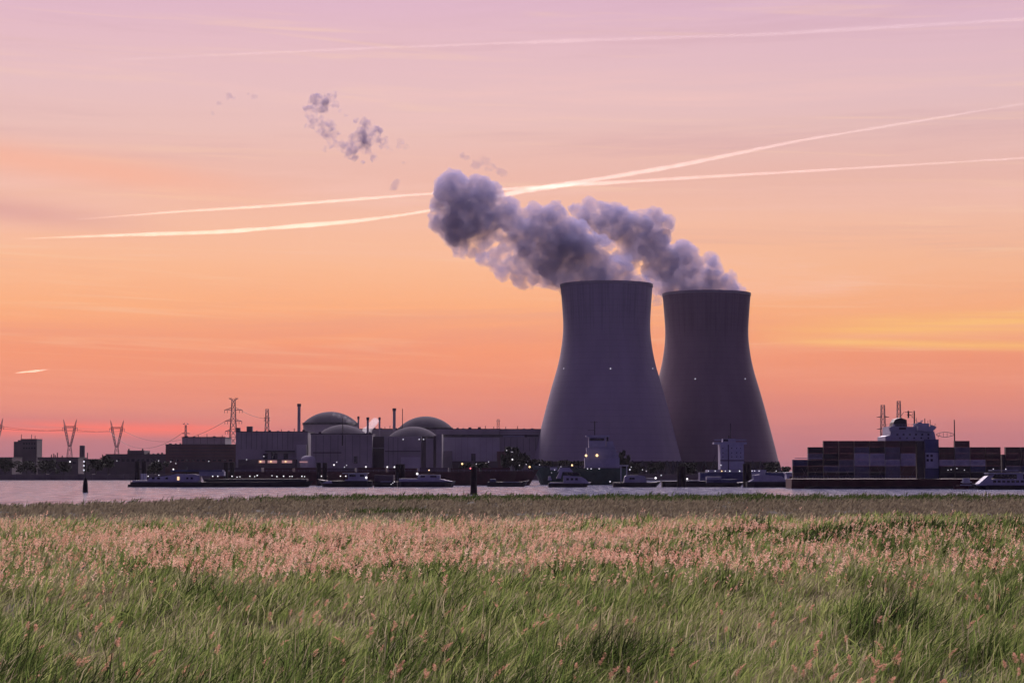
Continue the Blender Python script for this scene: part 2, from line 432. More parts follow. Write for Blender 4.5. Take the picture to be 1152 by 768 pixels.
# broad reed leaves, bent ones and dead stalks among the near blades
for (n, w_, lo_, hi_, tlo, thi, lean_, zb) in ((9000, 0.050, 0.7, 1.3, 0.30, 0.52, 0.75, 0.25), (6500, 0.024, 1.0, 1.55, 0.70, 0.76, 0.16, 0.0), (3000, 0.036, 0.6, 1.1, 0.72, 0.86, 1.1, 0.3)):
    x, y = place(n, 38, 115, 1.6); n = len(x)
    hm = hmap(x, y); keep = rng.random(n) < 0.25 + 0.75 * sstep(0.38, 0.5, fbm(x / 4.0 + 11, y / 5.0 + 50, 3)); x, y, hm = x[keep], y[keep], hm[keep]; n = len(x)
    blades(x, y, ground_z(x, y) + zb * rng.random(n) * hm, (lo_ + (hi_ - lo_) * rng.random(n)) * (0.45 + 0.55 * hm), np.maximum(w_, y * 0.0005) * (0.6 + 0.8 * rng.random(n)), tlo + (thi - tlo) * rng.random(n), np.abs(rng.normal(lean_, 0.3, n)), rng.normal(0.2, 1.4, n), 0.9 * rng.random(n) ** 2)
vv = np.concatenate(VV); ff = np.concatenate(FF); tt = np.concatenate(TT)
nb = len(vv) // 7
lt = np.tile([4, 4, 3], nb); ls = np.concatenate([[0], np.cumsum(lt)[:-1]])
go = mesh_np('reed_grass', vv, ff, ls, lt, gmat, {'tint': tt})
go['kind'] = 'stuff'; go['label'] = 'tall green and straw coloured reed grass covering the marsh'

# seed heads
pmat = grass_mat('seed_head', [(0.0, (0.40, 0.19, 0.12, 1)), (0.5, (0.70, 0.41, 0.29, 1)), (1.0, (0.82, 0.60, 0.46, 1))], 0.4)
smat = surf('reed_stem', (0.22, 0.19, 0.10), 0.8, 0.2, 0, (3, 0.3))

def head_tris(n_bits, L, Rr, lean, bit=0.14):
    """one feathery seed head as loose spikelets round a nodding axis; local coords, base at 0"""
    f = rng.random(n_bits) ** 0.85
    env = np.sin(np.pi * np.clip(0.10 + 0.86 * f, 0, 1)) ** 0.8 * Rr
    a = rng.random(n_bits) * 2 * np.pi; rr = np.sqrt(rng.random(n_bits)) * env
    c = np.stack([lean * f ** 2 * L + rr * np.cos(a), rr * np.sin(a), f * L * 0.95], -1)
    s = L * bit * (0.9 + 0.9 * rng.random(n_bits))
    d = np.stack([0.5 * np.cos(a) + lean * 0.8, 0.5 * np.sin(a), 0.9 + 0 * a], -1); d /= np.linalg.norm(d, axis=1)[:, None]
    d += rng.normal(0, 0.25, d.shape)
    r = rng.normal(0, 1, d.shape); w = np.cross(d, r); w /= np.linalg.norm(w, axis=1)[:, None] + 1e-9
    ax = np.stack([lean * f ** 2 * L, 0 * f, f * L * 0.9], -1)
    out = c - ax
    p2 = ax + out * 1.0 + d * s[:, None] * 0.6
    mid = ax * 0.4 + p2 * 0.6
    wd = (s * 0.17)[:, None]
    return np.stack([ax, mid - w * wd, p2, mid + w * wd], 1)      # n,4,3 little sprays leaving the axis

# belt of heads further out: one uncountable mass
def belt_density(x, y):
    px = 576 + x / y * 2240
    d_ = sstep(84, 108, y + 14 * (fbm(x / 10.0, y * 0 + 2) - 0.5)) * (1 - sstep(165, 212, y + 10 * (fbm(x / 14.0 + 5, y * 0 + 8) - 0.5)))
    d_ = d_ * (1 - 0.72 * sstep(850, 1000, px)) * (0.25 + 1.1 * sstep(0.35, 0.6, fbm(x / 7.0 + 31, y / 11.0)))
    return d_
xs, yy = place(24000, 80, 240, 0.9)
kp = rng.random(len(xs)) < belt_density(xs, yy) * 0.85 + 0.012
xs, yy = xs[kp], yy[kp]
near_heads = []
hv, ht = [], []
zz = ground_z(xs, yy) + 1.05 + 0.45 * hmap(xs, yy) + rng.normal(0, 0.16, len(xs))
for i in range(len(xs)):
    L_ = 0.36 + 0.22 * rng.random()
    bits = head_tris(18, L_, 0.085 + 0.035 * rng.random(), 0.1 + 0.4 * rng.random(), 0.18)
    ca = rng.normal(0.1, 0.8); c_, s_ = math.cos(ca), math.sin(ca)
    bx = bits[..., 0] * c_ - bits[..., 1] * s_; by = bits[..., 0] * s_ + bits[..., 1] * c_
    hv.append(np.stack([bx + xs[i], by + yy[i], bits[..., 2] + zz[i]], -1).reshape(-1, 3))
    ht.append(np.full(18 * 4, np.clip(rng.normal(0.5, 0.22), 0, 1)))
hv = np.concatenate(hv); ht = np.concatenate(ht); nq = len(hv) // 4
bo = mesh_np('reed_seed_heads', hv, np.arange(nq * 4), np.arange(nq) * 4, np.full(nq, 4), pmat, {'tint': ht})
bo['kind'] = 'stuff'; bo['label'] = 'dense belt of pinkish reed seed heads across the middle of the marsh'

# nearest flowering reeds, one by one
variants = []
for k in range(5):
    bits = head_tris(170, 0.21 + 0.02 * k, 0.075 + 0.008 * k, 0.2 + 0.2 * k, 0.10)
    v_ = bits.reshape(-1, 3) + np.array([0.10, 0, 1.15]); n_ = len(v_) // 4
    me_o = mesh_np('seed_head', v_, np.arange(n_ * 4), np.arange(n_) * 4, np.full(n_, 4), pmat, {'tint': np.repeat(np.clip(rng.normal(0.45, 0.2, n_), 0, 1), 4)})
    stm = MB(); pts = [(0, 0, 0), (0.02, 0, 0.5), (0.05, 0, 0.85), (0.10, 0, 1.18)]
    for a_, b_ in zip(pts[:-1], pts[1:]): stm.tube(a_, b_, 0.006, 0.005, 4)
    so = stm.build('stem', smat)
    variants.append((me_o.data, so.data)); bpy.data.objects.remove(me_o); bpy.data.objects.remove(so)
LBL = 'feathery pinkish seed head on thin stalk among the near green reeds'
spots = []
for (px_, py_, n_) in ((355, 690, 6), (863, 697, 2), (478, 748, 4), (590, 706, 2), (1003, 735, 7), (75, 745, 5), (435, 703, 4), (40, 705, 4), (1085, 675, 3), (968, 742, 4), (665, 730, 2), (760, 735, 2), (890, 738, 3), (1140, 740, 5), (215, 755, 3), (145, 752, 3), (300, 748, 2), (1010, 690, 3), (1125, 662, 3), (720, 668, 2), (250, 668, 3), (60, 668, 4), (550, 662, 2), (905, 690, 2)):
    for _ in range(n_):
        spots.append((px_ + rng.normal(0, 9), py_ + rng.normal(0, 7)))
for _ in range(180):
    spots.append((rng.random() * 1180 - 14, 645 + 125 * rng.random() ** 1.3))
for i, (px_, py_) in enumerate(spots):
    D_ = (CAMZ - 1.0 - 1.30) * FPX / (py_ - HOR)
    x_ = X(px_, D_)
    me1, me2 = variants[i % 5]
    s_ = 0.85 + 0.25 * rng.random()
    r_ = thing('flowering_reed', LBL, 'reed', (x_, D_, float(ground_z(np.array([x_]), np.array([D_]))[0])), 'flowering reeds in the near grass')
    r_.rotation_euler = (rng.normal(0, 0.10), rng.normal(0, 0.10), rng.normal(0.1, 1.1)); r_.scale = (s_, s_, s_)
    for nm, me_ in (('stem', me2), ('seed_head', me1)):
        c_ = bpy.data.objects.new(nm, me_); COL.objects.link(c_); c_.parent = r_

# ------------------------------------------------------------------ cooling towers
def tower_material(name, col, seed):
    m = bpy.data.materials.new(name); m.use_nodes = True
    t = NT(m.node_tree); p = t.n['Principled BSDF']; p.inputs['Roughness'].default_value = 0.9; p.inputs['Specular IOR Level'].default_value = 0.2
    tcn = t.n.new('ShaderNodeTexCoord'); sp = t.n.new('ShaderNodeSeparateXYZ'); t.link(tcn.outputs['Object'], sp.inputs[0])
    x, y, z = sp.outputs
    a = t.math('ARCTAN2', x, y)
    streak = t.noise(t.xyz(t.math('MULTIPLY', a, 26.0), t.math('MULTIPLY', z, 0.012), seed), 1.0, 4, 0.6)
    blot = t.noise(t.xyz(t.math('MULTIPLY', a, 3.0), t.math('MULTIPLY', z, 0.02), seed + 4), 1.0, 5, 0.6)
    lift = t.math('ABSOLUTE', t.math('SINE', t.math('MULTIPLY', z, 0.62)))
    lift = t.smooth(lift, 0.0, 0.16, 0.86, 1.0)
    # rain-washed streaks running down from the mouth, ending raggedly
    lim = t.math('ADD', 128.0, t.math('MULTIPLY', t.math('SUBTRACT', 0.62, streak), 95.0))
    wash = t.math('MULTIPLY', t.smooth(t.math('SUBTRACT', z, lim), -4.0, 8.0), t.smooth(streak, 0.46, 0.62))
    k = t.math('ADD', t.math('MULTIPLY', blot, 0.5), 0.75)
    k = t.math('MULTIPLY', k, lift)
    k = t.math('MULTIPLY', k, t.math('SUBTRACT', 1.0, t.math('MULTIPLY', wash, 0.14)))
    c = t.mix(1.0, tuple(col) + (1,), t.xyz(k, k, k), 'MULTIPLY')
    t.link(c, p.inputs['Base Color'])
    return m
prof_px = [(15.3, 65.3), (30, 61.8), (49.7, 56.8), (64.6, 53.0), (80, 48.8), (88.8, 46.2), (97.4, 43.6), (108.4, 41.1), (120, 39.3), (128, 38.55), (135.7, 38.3), (143, 38.6), (151.4, 39.2), (161, 39.9), (170, 40.7)]
zs_ = np.linspace(15.3, 170, 60)
rs_ = np.interp(zs_, [a for a, b in prof_px], [b for a, b in prof_px])
ker = np.array([1, 2, 3, 2, 1]) / 9.0
rs2 = np.convolve(np.pad(rs_, 2, mode='reflect', reflect_type='odd'), ker, 'valid')
def cooling_tower(px, D, mat, label, lamp_px, lamp_py):
    c = at(px, HOR, D); base_z = 3.0
    root = thing('cooling_tower', label, 'cooling tower', (c[0], D, base_z), 'cooling towers')
    sh = MB()
    out = [(r, z) for r, z in zip(rs2, zs_)]
    inn = [(r - 1.0, z) for r, z in zip(rs2[::-1], zs_[::-1])]
    sh.lathe(out + [(rs2[-1] + 0.0, 170.02)] + inn + [out[0]], (c[0], D, 0), 128)
    shell = sh.build('shell', mat, root, smooth=True)
    rim = MB(); rt = rs2[-1]
    rim.lathe([(rt + 0.05, 168.6), (rt + 0.4, 168.8), (rt + 0.4, 171.2), (rt - 1.3, 171.2), (rt - 1.3, 170.1)], (c[0], D, 0), 128)
    rim.build('rim', M['grey_wall'], root)
    col = MB(); n = 44
    for i in range(n):
        a0 = 2 * math.pi * i / n; a1 = 2 * math.pi * (i + 0.5) / n; a2 = 2 * math.pi * (i + 1) / n
        bt = (c[0] + 68.5 * math.cos(a1), D + 68.5 * math.sin(a1), 2.6)
        for a in (a0, a2):
            col.tube(bt, (c[0] + 65 * math.cos(a), D + 65 * math.sin(a), 15.8), 0.75, 0.75, 6)
    cs = col.build('support_columns', M['trim'], root)
    pb = MB(); pb.lathe([(72, 1.5), (72, 4.2), (70.5, 4.2), (70.5, 2.0)], (c[0], D, 0), 96)
    pb.lathe([(61.5, 2.0), (61.5, 16.5), (40, 16.8), (0.5, 17)], (c[0], D, 0), 64)
    pb.build('basin', M['dark_wall'], root)
    for lx in lamp_px:
        # lamp sits on the shell where the sight line meets it
        o = Vector((0, 0, CAMZ)); d = (Vector(at(lx, lamp_py, D)) - o); zt = at(lx, lamp_py, D)[2]
        rr = float(np.interp(zt, zs_, rs2)) + 0.5
        dxl = at(lx, lamp_py, D)[0] - c[0]
        dxl = max(-rr * 0.97, min(rr * 0.97, dxl))
        yy_ = D - math.sqrt(max(0.01, rr * rr - dxl * dxl))
        k = yy_ / D
        MB().ball((c[0] + dxl * 0.985, yy_ - 0.2, CAMZ + (zt - CAMZ) * k), 0.55).build('warning_lamp', M['lamp_white'], root)
    return root
cooling_tower(683.0, 1752, tower_material('tower_concrete_pale', (0.25, 0.22, 0.27), 1.3), 'paler grey cooling tower standing in front, partly overlapping the other tower', (633, 684, 733), 414.5)
cooling_tower(796.0, 1842, tower_material('tower_concrete_dark', (0.18, 0.137, 0.165), 7.7), 'darker brownish cooling tower standing just behind the other tower', (777, 834), 426)

# ------------------------------------------------------------------ steam
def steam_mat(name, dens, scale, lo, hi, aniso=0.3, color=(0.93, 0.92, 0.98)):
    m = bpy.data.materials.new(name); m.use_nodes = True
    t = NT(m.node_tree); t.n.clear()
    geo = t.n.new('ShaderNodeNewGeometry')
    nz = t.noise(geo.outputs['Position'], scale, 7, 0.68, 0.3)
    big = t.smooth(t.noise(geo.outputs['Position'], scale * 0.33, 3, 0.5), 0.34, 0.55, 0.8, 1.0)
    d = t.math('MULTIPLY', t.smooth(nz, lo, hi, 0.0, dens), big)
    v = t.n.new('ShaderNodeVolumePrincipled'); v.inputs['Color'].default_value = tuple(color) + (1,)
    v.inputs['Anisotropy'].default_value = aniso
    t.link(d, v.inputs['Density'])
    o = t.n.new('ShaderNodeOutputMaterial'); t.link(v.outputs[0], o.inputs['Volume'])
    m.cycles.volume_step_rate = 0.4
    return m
def ico(sub=2):
    import bmesh
    bm = bmesh.new(); bmesh.ops.create_icosphere(bm, subdivisions=sub, radius=1.0)
    v = np.array([x.co[:] for x in bm.verts]); f = np.array([[y.index for y in x.verts] for x in bm.faces]); bm.free()
    return v, f
ICV, ICF = ico(2)
def drop_crumbs(me, least=60):
    import bmesh
    bm = bmesh.new(); bm.from_mesh(me); seen = set(); kill = []
    for v0 in bm.verts:
        if v0 in seen: continue
        st_ = [v0]; isl = []; seen.add(v0)
        while st_:
            q_ = st_.pop(); isl.append(q_)
            for e in q_.link_edges:
                o2 = e.other_vert(q_)
                if o2 not in seen: seen.add(o2); st_.append(o2)
        if len(isl) < least: kill += isl
    bmesh.ops.delete(bm, geom=kill, context='VERTS')
    bmesh.ops.recalc_face_normals(bm, faces=bm.faces)
    bm.to_mesh(me); bm.free(); return me
def plume(name, puffs, D, mat, label, cat, voxel, depth=1.0, child=9, disp=(13.0, 7.0, 6.0, 6.0, 2.8, 4.2), seed=1, group=None):
    """puffs: (px,py,radius px); a lumpy closed body round those centres"""
    rg = np.random.default_rng(seed)
    sp = []
    for (px, py, rp) in puffs:
        r = rp * 1.10 * D / FPX
        y = D + rg.normal(0, 0.35) * r * depth
        c = np.array(at(px, py, y)); sp.append((c, r * 0.9))
        for _ in range(child):
            d = rg.normal(0, 1, 3); d /= np.linalg.norm(d)
            q_ = r * (0.22 + 0.26 * rg.random())
            sp.append((c + d * (r * 0.92 - 0.3 * q_), q_))
    V = np.concatenate([ICV * r + c for c, r in sp]); F = np.concatenate([ICF + i * len(ICV) for i in range(len(sp))])
    me = bpy.data.meshes.new(name + '_lumps'); me.from_pydata(V.tolist(), [], F.tolist())
    tmp = bpy.data.objects.new(name + '_lumps', me); COL.objects.link(tmp)
    rm = tmp.modifiers.new('r', 'REMESH'); rm.mode = 'VOXEL'; rm.voxel_size = voxel
    for k in range(0, len(disp), 2):
        tx = bpy.data.textures.new(name + str(k), 'CLOUDS'); tx.noise_scale = disp[k]; tx.noise_depth = 5
        dm = tmp.modifiers.new('d', 'DISPLACE'); dm.texture = tx; dm.strength = disp[k + 1]; dm.mid_level = 0.48; dm.texture_coords = 'GLOBAL'
    dg = bpy.context.evaluated_depsgraph_get()
    rm2 = tmp.modifiers.new('r2', 'REMESH'); rm2.mode = 'VOXEL'; rm2.voxel_size = voxel * 0.9
    dg = bpy.context.evaluated_depsgraph_get()
    new = drop_crumbs(bpy.data.meshes.new_from_object(tmp.evaluated_get(dg)))
    bpy.data.objects.remove(tmp); bpy.data.meshes.remove(me)
    new.materials.clear(); new.materials.append(mat); new.name = name; new.shade_smooth()
    o = bpy.data.objects.new(name, new); COL.objects.link(o)
    tag(o, label, cat, group)
    return o
def cr1(l): return [(460 + x * .3646, 170 + y * .3646, r * .3646) for x, y, r in l]
def cr2(l): return [(220 + x * .2604, 80 + y * .2604, r * .2604) for x, y, r in l]
left_pl = cr1([(520, 410, 40), (560, 400, 55), (640, 412, 40), (690, 412, 28), (600, 405, 55), (500, 380, 60), (580, 350, 58), (430, 330, 70), (480, 270, 75), (400, 245, 66), (370, 300, 52), (450, 205, 46), (385, 190, 32), (330, 235, 38), (530, 310, 60),
     (185, 170, 78), (130, 130, 58), (130, 85, 34), (225, 150, 58), (258, 130, 40), (150, 240, 62), (108, 220, 44), (100, 170, 34), (160, 290, 30), (215, 240, 40), (280, 210, 34),
     (225, 335, 26), (290, 365, 28), (345, 392, 30), (385, 372, 36), (300, 310, 24), (425, 400, 26), (345, 345, 30), (660, 350, 26), (655, 375, 40), (255, 350, 20), (275, 190, 50), (310, 180, 36), (325, 210, 40), (250, 215, 36), (205, 310, 22), (265, 320, 22), (320, 345, 26), (360, 375, 26), (405, 375, 30), (380, 400, 20), (450, 395, 28), (310, 280, 28), (350, 270, 34), (235, 275, 28), (270, 260, 24), (610, 285, 24), (505, 412, 22), (735, 414, 18), (720, 405, 18), (540, 415, 36)])
right_pl = cr1([(985, 425, 34), (940, 410, 40), (900, 405, 52), (1015, 418, 20), (930, 330, 22), (945, 360, 28), (850, 390, 58), (800, 410, 44), (845, 320, 48), (780, 340, 58), (745, 290, 62), (700, 240, 52), (755, 215, 36), (795, 220, 26), (650, 220, 50), (630, 190, 28), (590, 215, 46), (540, 205, 36), (560, 168, 26), (515, 180, 20), (690, 300, 40), (640, 265, 26), (755, 385, 30), (880, 345, 30), (990, 390, 22), (660, 185, 16), (805, 428, 26), (840, 420, 36), (1032, 428, 12), (960, 425, 30), (600, 270, 22), (640, 322, 24), (690, 348, 20), (665, 335, 18)])
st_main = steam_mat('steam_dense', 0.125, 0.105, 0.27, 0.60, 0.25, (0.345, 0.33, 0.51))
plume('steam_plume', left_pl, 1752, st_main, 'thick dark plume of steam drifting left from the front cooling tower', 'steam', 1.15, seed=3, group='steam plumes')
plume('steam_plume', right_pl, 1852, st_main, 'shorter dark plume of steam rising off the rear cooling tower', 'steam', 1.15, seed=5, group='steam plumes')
st_thin = steam_mat('steam_thin', 0.24, 0.13, 0.42, 0.70, 0.2, (0.33, 0.28, 0.40))
puf = cr2([(545, 205, 12), (610, 150, 9), (625, 175, 8), (690, 215, 14), (765, 215, 12), (830, 330, 12), (845, 345, 8), (720, 395, 10), (790, 390, 8), (475, 250, 10), (485, 235, 12), (555, 345, 6), (520, 230, 26), (590, 310, 22), (640, 320, 26), (720, 250, 30), (780, 265, 26), (820, 300, 16), (735, 340, 22), (540, 260, 20), (600, 140, 18), (650, 190, 10), (535, 140, 42), (580, 112, 26), (500, 170, 28), (512, 205, 16), (570, 235, 26), (566, 285, 18), (600, 268, 18), (562, 325, 8), (700, 300, 46), (670, 345, 36), (752, 280, 42), (740, 230, 26), (790, 300, 20), (690, 378, 16), (770, 375, 13), (625, 330, 18), (800, 330, 12)])
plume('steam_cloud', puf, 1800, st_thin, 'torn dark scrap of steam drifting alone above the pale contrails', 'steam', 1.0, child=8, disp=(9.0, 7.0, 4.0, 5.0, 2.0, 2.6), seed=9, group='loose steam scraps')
st_faint = steam_mat('steam_faint', 0.08, 0.09, 0.36, 0.60, 0.2, (0.3, 0.25, 0.35))
plume('steam_cloud', cr2([(860, 490, 18), (850, 510, 10), (872, 478, 10)]), 1800, st_faint, 'tiny faint steam scrap just above the upper contrail', 'steam', 1.0, seed=12, group='loose steam scraps')
plume('steam_cloud', cr2([(890, 305, 14), (905, 330, 10), (880, 330, 8), (895, 400, 9), (910, 420, 9)]), 1800, st_faint, 'faint steam wisp right beside the torn dark scrap', 'steam', 1.0, seed=13, group='loose steam scraps')
plume('steam_cloud', cr2([(75, 180, 12), (100, 140, 14), (140, 115, 16), (170, 120, 10), (230, 95, 10), (255, 110, 12), (270, 130, 8)]), 1800, st_faint, 'faintest thin steam wisp, farthest from the cooling towers', 'steam', 1.0, seed=14, group='loose steam scraps')
plume('steam_cloud', cr1([(165, 15, 10), (180, 18, 8), (205, 40, 12), (235, 30, 14), (262, 45, 12), (285, 65, 14), (245, 55, 8)]), 1800, st_faint, 'faint broken steam wisps just over the top of the big plume', 'steam', 1.0, seed=15, group='loose steam scraps')
plume('steam_cloud', cr1([(765, 452, 14), (772, 463, 11), (757, 466, 9)]), 1900, st_faint, 'small pale steam scrap in the gap between the tower mouths', 'steam', 0.9, seed=16, group='loose steam scraps')

# ------------------------------------------------------------------ contrails (ice trails at 9 km)
def contrail(pts, label, dens, seed):
    """pts: (px,py,width px)"""
    rg = np.random.default_rng(seed)
    P = []; Wd = []
    tot = 240
    xs_ = np.array([p[0] for p in pts], float); py = np.array([p[1] for p in pts], float); wp = np.array([p[2] for p in pts], float)
    u = np.linspace(xs_[0], xs_[-1], tot)
    yi = np.interp(u, xs_, py); yi = np.convolve(np.pad(yi, 6, mode='reflect', reflect_type='odd'), np.ones(13) / 13, 'valid')
    wi = np.interp(u, xs_, wp) * (0.35 + 1.2 * np.convolve(rg.random(tot + 12), np.ones(13) / 13, 'valid')) * (0.9 + 0.2 * rg.random(tot))
    n = 10; vs = []
    for a, b, w_ in zip(u, yi, wi):
        v_ = (CY - b) / FPX; slope = (st + v_ * ct) / (ct - v_ * st)
        D = (9000 - CAMZ) / slope
        c = at(a, b, D); r = 0.38 * w_ * D / FPX
        for i in range(n):
            t_ = 2 * math.pi * i / n
            k = r * (0.93 + 0.14 * rg.random())
            vs.append((c[0], c[1] + k * math.cos(t_) * 1.5, c[2] + k * math.sin(t_)))
    fs = [(k * n + i, k * n + (i + 1) % n, (k + 1) * n + (i + 1) % n, (k + 1) * n + i) for k in range(tot - 1) for i in range(n)]
    fs += [tuple(range(n - 1, -1, -1)), tuple(range((tot - 1) * n, tot * n))]
    m = bpy.data.materials.new('ice_trail'); m.use_nodes = True
    t = NT(m.node_tree); t.n.clear()
    v = t.n.new('ShaderNodeVolumePrincipled'); v.inputs['Color'].default_value = (1, 1, 1, 1); v.inputs['Anisotropy'].default_value = 0.72
    v.inputs['Density'].default_value = dens * 0.22
    o_ = t.n.new('ShaderNodeOutputMaterial'); t.link(v.outputs[0], o_.inputs['Volume'])
    mb = MB(); mb.add(vs, fs)
    return tag(mb.build('contrail', m, smooth=True), label, 'contrail', 'contrails')
contrail([(86, 247, 1.5), (200, 238, 4), (300, 232, 5), (480, 218, 5), (600, 211, 6), (760, 201, 5.5), (1000, 187, 4), (1180, 176, 3.5)], 'long pale yellow contrail lying flattest, crossing behind the steam plume', 0.0030, 1)
contrail([(24, 268.5, 1.5), (120, 265, 5), (250, 261, 7), (400, 249, 7), (480, 238, 6), (576, 217, 7), (640, 207, 8), (760, 187, 7), (900, 158, 5), (1180, 112, 3.5)], 'thick bright contrail climbing most steeply, bent where it passes the steam plume', 0.0030, 2)
contrail([(120, 68, 3), (400, 55, 4), (640, 46, 6), (860, 39, 6), (1180, 20, 6)], 'faint pinkish contrail highest in the sky', 0.0011, 3)
contrail([(17, 419.5, 1), (28, 418.2, 3.2), (40, 417.2, 3.5), (54, 415.5, 1)], 'very short bright contrail low over the left skyline', 0.0025, 4)

# ================================================================== far bank
GZ0 = 3.0
def bld(name, label, cat, x0, x1, top, D, depth, mat, parapet=True, group=None):
    """one building: walls as its own mesh, roof slab a little proud"""
    a, b, zt = X(x0, D), X(x1, D), Z(top, D)
    root = thing(name, label, cat, ((a + b) / 2, D + depth / 2, GZ0), group)
    MB().box(a, b, D, D + depth, 1.5, zt - 0.6).build('wall', mat, root)
    MB().box(a - 0.4, b + 0.4, D - 0.4, D + depth + 0.4, zt - 0.6, zt).build('roof', M['trim'], root)
    return root
def block(root, name, x0, x1, y0, y1, D, dep, mat):
    return MB().box(X(x0, D), X(x1, D), D, D + dep, Z(y1, D), Z(y0, D)).build(name, mat, root)
def pole(root, name, px, y0, y1, D, r, mat=None, r1=None):
    a = at(px, y1, D); b = at(px, y0, D)
    return MB().tube((a[0], D, a[2]), (a[0], D, b[2]), r, r1 if r1 is not None else r, 8).build(name, mat or M['dark_steel'], root)
def windows(root, x0, x1, n, y0, y1, D, mat=None, frac=0.6):
    w_ = (x1 - x0) / n
    for i in range(n):
        block(root, 'window', x0 + w_ * (i + (1 - frac) / 2), x0 + w_ * (i + (1 + frac) / 2), y0, y1, D - 0.08, 0.16, mat or M['glass'])

# far left skyline
r = bld('office_block', 'tall dark block with a stepped shoulder on the far left skyline', 'building', 23, 41, 493.5, 2300, 26, M['dark_wall'])
block(r, 'annex', 15, 23, 496.5, 528, 2300.5, 24, M['dark_wall']); block(r, 'stair_tower', 19.5, 22.9, 494.8, 496.4, 2301, 8, M['dark_wall'])
for px_, t_ in ((24, 488.5), (35.5, 488.5), (39.5, 490)): pole(r, 'antenna', px_, t_, 493.5, 2305, 0.35)
r = bld('warehouse', 'very low dark shed at the extreme left edge of the skyline', 'building', -14, 13.5, 514, 2000, 40, M['dark_wall'])
windows(r, -2, 12, 4, 519, 521, 2000)
r = bld('warehouse', 'long low shed between the stepped block and the slim round silo', 'building', 42, 88, 514, 2050, 40, M['dark_wall'])
for px_, t_ in ((58, 511), (60.5, 510), (62.2, 511.5), (64.5, 509), (70, 512)): pole(r, 'roof_pipe', px_, t_, 514, 2052, 0.5)
windows(r, 46, 86, 8, 519, 521.5, 2050)
r = thing('silo', 'slim round grey silo alone left of the second pylon', 'silo', (X(92.6, 2150), 2150, GZ0))
c_ = at(92.6, 501.5, 2150)
MB().lathe([(2.9, 2), (2.9, c_[2]), (2.5, c_[2] + 0.6), (0.1, c_[2] + 0.7)], (c_[0], 2150, 0), 20).build('tank', M['dark_wall'], r, True)
pole(r, 'vent_pipe', 98.2, 509, 528, 2150, 0.5)
r = bld('warehouse', 'flat low shed below and left of the second forked pylon', 'building', 94.5, 121, 516, 2000, 35, M['dark_wall'])
pole(r, 'roof_pipe', 115.3, 511, 516, 2003, 0.5)
r = bld('factory_hall', 'dark hall with a raised middle section, left of the brick hall', 'building', 119, 186, 510.5, 1850, 45, M['dark_wall'])
block(r, 'raised_roof', 143, 162, 506.5, 510.5, 1852, 30, M['dark_wall'])
for px_ in (145, 160.5): pole(r, 'roof_vent', px_, 504.5, 506.5, 1860, 0.7)
windows(r, 130, 180, 9, 516, 519, 1850)
r = bld('brick_hall', 'dark reddish hall with wide flat front beside the tall many-armed pylon', 'building', 186, 265, 499.5, 1760, 50, M['brick_wall'])
for k in range(4): block(r, 'wall_band', 190 + k * 0, 263, 503.5 + k * 3.6, 504.2 + k * 3.6, 1759.7, 0.2, M['trim'])
block(r, 'annex', 200, 262, 519.5, 530, 1748, 11.5, M['dark_wall'])
r = bld('upper_hall', 'grey block rising above and behind the dark reddish hall', 'building', 204.5, 253, 491.5, 1830, 40, M['grey_wall'])
block(r, 'roof_railing', 205, 253, 490.9, 491.3, 1830, 0.2, M['dark_steel'])

# turbine hall and reactor buildings
r = bld('turbine_hall', 'long grey hall left of the reactor domes with a small rooftop box', 'building', 265, 346, 485, 1720, 60, M['grey_wall'])
block(r, 'rooftop_box', 277, 283.2, 479.4, 485, 1725, 6, M['dark_wall'])
block(r, 'rooftop_box', 265.2, 269.5, 481, 485, 1722, 5, M['dark_wall'])
block(r, 'canopy', 298, 331, 506.5, 508, 1716.5, 3.3, M['trim'])
block(r, 'stair_tower', 333.5, 344.5, 500, 529, 1714, 5.7, M['pale_wall'])
block(r, 'annex', 268, 333, 516.5, 531, 1706, 9.5, M['dark_wall'])
for a_ in (296, 307, 319): block(r, 'wall_panel', a_, a_ + 5, 510, 516, 1719.7, 0.25, M['trim'])
for a_, b_ in ((291, 298), (301, 311.5), (317, 328.5)):
    block(r, 'lit_window', a_, b_, 517.6, 520.6, 1705.8, 0.15, M['lit_room'])
    MB().ball(at((a_ + b_) / 2 - 1.5, 519, 1705), 0.5).build('lamp', M['lamp_amber'], r); 
r = thing('storage_tank', 'round topped pale tank at the foot of the left domes', 'tank', (X(346, 1690), 1690, GZ0))
c_ = at(346, 512, 1690); rr = 6.6
MB().lathe([(rr, 1.5), (rr, c_[2] - 4.5), (rr * 0.93, c_[2] - 2.6), (rr * 0.7, c_[2] - 0.9), (rr * 0.35, c_[2] - 0.15), (0.05, c_[2])], (c_[0], 1690 + rr, 0), 28).build('tank', M['pale_wall'], r, True)
MB().box(c_[0] - 6.2, c_[0] + 0.6, 1684.0, 1684.3, Z(520.2, 1684), Z(518.6, 1684)).build('lit_sign', M['lit_room'], r)

